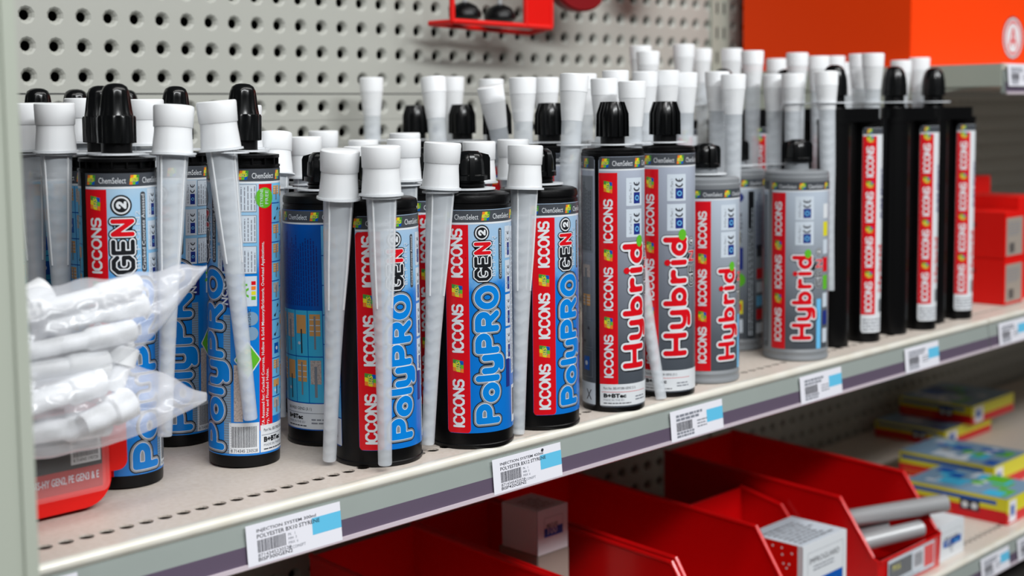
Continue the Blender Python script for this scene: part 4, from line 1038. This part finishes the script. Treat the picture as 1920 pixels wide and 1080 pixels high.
def y_front(s, w, d_, h): s.rect(0, w, 0, h*.4, 'red', 1, 99); s.rect(0, w, h*.4, h, 'yellow', 1, 99); s.rect(w*.06, w*.26, 2, h-4, 'tag_paper', 2, 99); s.rect(w*.1, w*.2, h*.3, h*.7, 'dblue', 3, 99)
def y_top(s, w, d_, h):
    r = random.Random(int(w*7+d_)); s.rect(0, w, 0, d_, 'rod_print', 1, 99)
    for k in range(16):
        a, c = r.uniform(2, w*.75), r.uniform(2, d_*.8); s.rect(a, min(w-2, a+r.uniform(10, 40)), c, min(d_-2, c+r.uniform(12, 40)), r.choice(['dblue', 'cyan', 'pale_print', 'green', 'grey_print', 'navy', 'white_print']), 2+k*.3, 99)
    s.disc(w*.5, d_*.45, 10, 'green', 9)
YG = 'yellow and red flat packs on the lower shelf'
dk = [('side_print', 'left', y_side), ('end_print', 'front', y_front), ('top_print', 'top', y_top)]
carton('flat_pack', 1838, 1950, 826, 985, LOW+.3, LOW+38, 'yellow', 'front yellow and red flat pack with two white dots on its side', 'pack', YG, dk)
carton('flat_pack', 1985, 2110, 915, 1075, LOW+.3, LOW+40, 'yellow', 'second yellow flat pack, behind and right of the front one', 'pack', YG, dk)
carton('flat_pack', 2190, 2370, 1100, 1235, LOW+.3, LOW+30, 'boxred', 'dark red flat pack far back in the shade, under a yellow one', 'pack', YG, dk)
carton('flat_pack', 2262, 2430, 1085, 1225, LOW+30.3, LOW+64, 'yellow', 'yellow flat pack lying on the dark red one in the shade', 'pack', YG, dk)

# ------------------------------------------------------------------ red blister case and bag at the left
def rrpoly(x0, x1, z0, z1, r, n=8):
    p = []
    for cx, cz, a0 in ((x1-r, z0+r, -90), (x1-r, z1-r, 0), (x0+r, z1-r, 90), (x0+r, z0+r, 180)):
        for k in range(n+1):
            a = math.radians(a0+90*k/n); p.append((cx+r*math.cos(a), cz+r*math.sin(a)))
    return p
cs = empty('blister_case', 330, 886, SH+.6, 0, 'red plastic case with a clear front under the plastic bag at the left', 'case')
b = MB()
rings = [(rrpoly(4, 152, 3, 76, 20), 0), (rrpoly(1, 155, .8, 79, 22), 6), (rrpoly(1, 155, .8, 79, 22), 26), (rrpoly(5, 150, 4, 76, 20), 31)]
vs = []; n = len(rings[0][0])
for pl, y in rings: vs += [(p[0], y, p[1]) for p in pl]
fs = [tuple(range(n)), tuple(range(4*n-1, 3*n-1, -1))]
for j in range(3):
    for i in range(n): fs.append((j*n+i, (j+1)*n+i, (j+1)*n+(i+1) % n, j*n+(i+1) % n))
b.add(vs, fs, 'boxred', True); link('tray', fixn(b.mesh('tray')), cs)
b = MB(); b.prism(rrpoly(100, 172, 22, 72, 7), 1, 12, 15, 'boxred'); b.build('flange', cs)
b = MB(); b.prism(rrpoly(6, 147, 15, 75, 6), 1, -7, -1, 'clear'); b.build('clear_blister', cs)
s = Sheet(); s.rect(8, 145, 17, 73, 'black_print', 0, 99); s.rect(8, 145, 17, 33, 'dred2', 1, 99)
s.text('BIS-HY GEN2, PE GEN3 & E', 92, 22.5, 6.4, 'pale_print', 2, 50, bold=.01); s.rect(121, 144, 36, 60, 'white_print', 1, 99); s.barcode(123, 142, 41, 58, 'ink', 2, seed=6); s.text('8 714345 190728', 123, 37.6, 2.4, 'ink', 2, 19)
s.rect(84, 88, 17, 38, 'pale_print', 1, 99)
link('card_insert', s.flat('card_insert', lambda u, v, q: (u, -.2-q, v)), cs)

def bag_surface():
    """a limp pillow of clear film: an upper and a lower lobe, both drawn out to pointed corners at the right"""
    r = random.Random(5); b = MB()
    def lobe(cl, th, y0, seed):
        # cl: list of (x, zlow, zhigh, thickness factor)
        nx, nv = 44, 26; vs = []; fs = []
        xs = np.linspace(0, len(cl)-1, nx)
        for side in (-1, 1):
            for i, t in enumerate(xs):
                k = min(int(t), len(cl)-2); f = t-k; f = f*f*(3-2*f) if False else f
                a = [cl[k][q]*(1-f)+cl[k+1][q]*f for q in range(4)]
                for j in range(nv+1):
                    w = j/nv; z = a[1]+(a[2]-a[1])*w; e = math.sin(PI*w)**.6*a[3]*th
                    cr = (1.6*math.sin(a[0]*.23+z*.31+seed)+1.2*math.sin(a[0]*.11-z*.47+seed*2)+.8*math.sin(a[0]*.5+z*.13+side))*min(1, a[3]*1.4)*math.sin(PI*w)
                    vs.append((a[0], y0+side*(e+cr*.8)+.25*(a[0]-400)*0, z+1.0*math.sin(a[0]*.17+seed)*(.3+w)))
        for sd in (0, 1):
            o = sd*nx*(nv+1)
            for i in range(nx-1):
                for j in range(nv):
                    p = o+i*(nv+1)+j; q = (p, p+nv+1, p+nv+2, p+1); fs.append(q if sd == 0 else q[::-1])
        b.add(vs, fs, 'bag_film', True)
    lobe([(345, -190, -122, .5), (385, -182, -118, .8), (412, -180, -114, 1), (440, -178, -112, 1), (464, -174, -112, 1), (488, -164, -111, .8), (508, -148, -110, .5), (526, -130, -109, .25), (543, -113, -110, .05)], 22, 848, 1.0)
    lobe([(345, -225, -168, .5), (385, -227, -164, .9), (420, -230, -166, 1), (450, -230, -168, 1), (476, -228, -172, .8), (500, -223, -182, .55), (524, -216, -196, .3), (541, -211, -205, .05)], 22, 850, 2.6)
    return fixn(b.mesh('plastic_bag'))
bag = at(link('plastic_bag', bag_surface())); tag(bag, 'crumpled clear plastic bag of white fittings with pointed corners, above the red case', 'bag')
def fitting(x, z, L, rad, tilt, yaw, lab, y=849):
    b = MB(); b.lathe([(.01, 0), (rad*.8, 0), (rad*.85, .8), (rad*.9, L*.55), (rad, L*.56), (rad*1.18, L*.6), (rad*1.18, L-1), (rad*1.05, L), (.01, L)], 'cap_white', 28)
    o = at(b.build('plastic_fitting'), x, y, z); o.rotation_euler = (Matrix.Rotation(yaw, 3, 'Z') @ Matrix.Rotation(PI/2-tilt, 3, 'Y')).to_euler()
    tag(o, lab, 'fitting', 'white fittings inside the clear bag')
FT = [(412, -128, 76, 6.4, .12, 'long white fitting highest in the upper lobe of the bag, tip to the right', 844), (420, -140, 78, 6.8, .06, 'long white fitting just under the highest one in the bag', 854),
      (398, -155, 84, 6.6, .05, 'long white fitting lowest in the upper lobe of the bag', 843), (384, -136, 44, 10, .4, 'stubby white fitting at the upper left of the bag', 855),
      (392, -168, 70, 9, -.06, 'thick white fitting at the middle left of the bag', 848), (466, -192, 32, 9.4, 1.2, 'upright white fitting at the right of the lower lobe', 852),
      (398, -190, 58, 9, .14, 'thick white fitting in the centre of the lower lobe', 843), (392, -212, 74, 8.4, -.04, 'white fitting lying lowest in the bag', 856),
      (438, -210, 40, 9.4, .25, 'short white fitting at the lower right of the bag', 842), (384, -205, 40, 10, 1.2, 'upright white fitting at the lower left of the bag beside the post', 846),
      (386, -172, 36, 9, 1.0, 'upright white fitting at the far left between the two lobes', 862), (430, -160, 56, 7.4, -.1, 'white fitting lying across the waist of the bag', 858)]
for (x, z, L, rad, tl, lab, yy) in FT: fitting(x, z, L, rad, tl, .05, lab, yy)
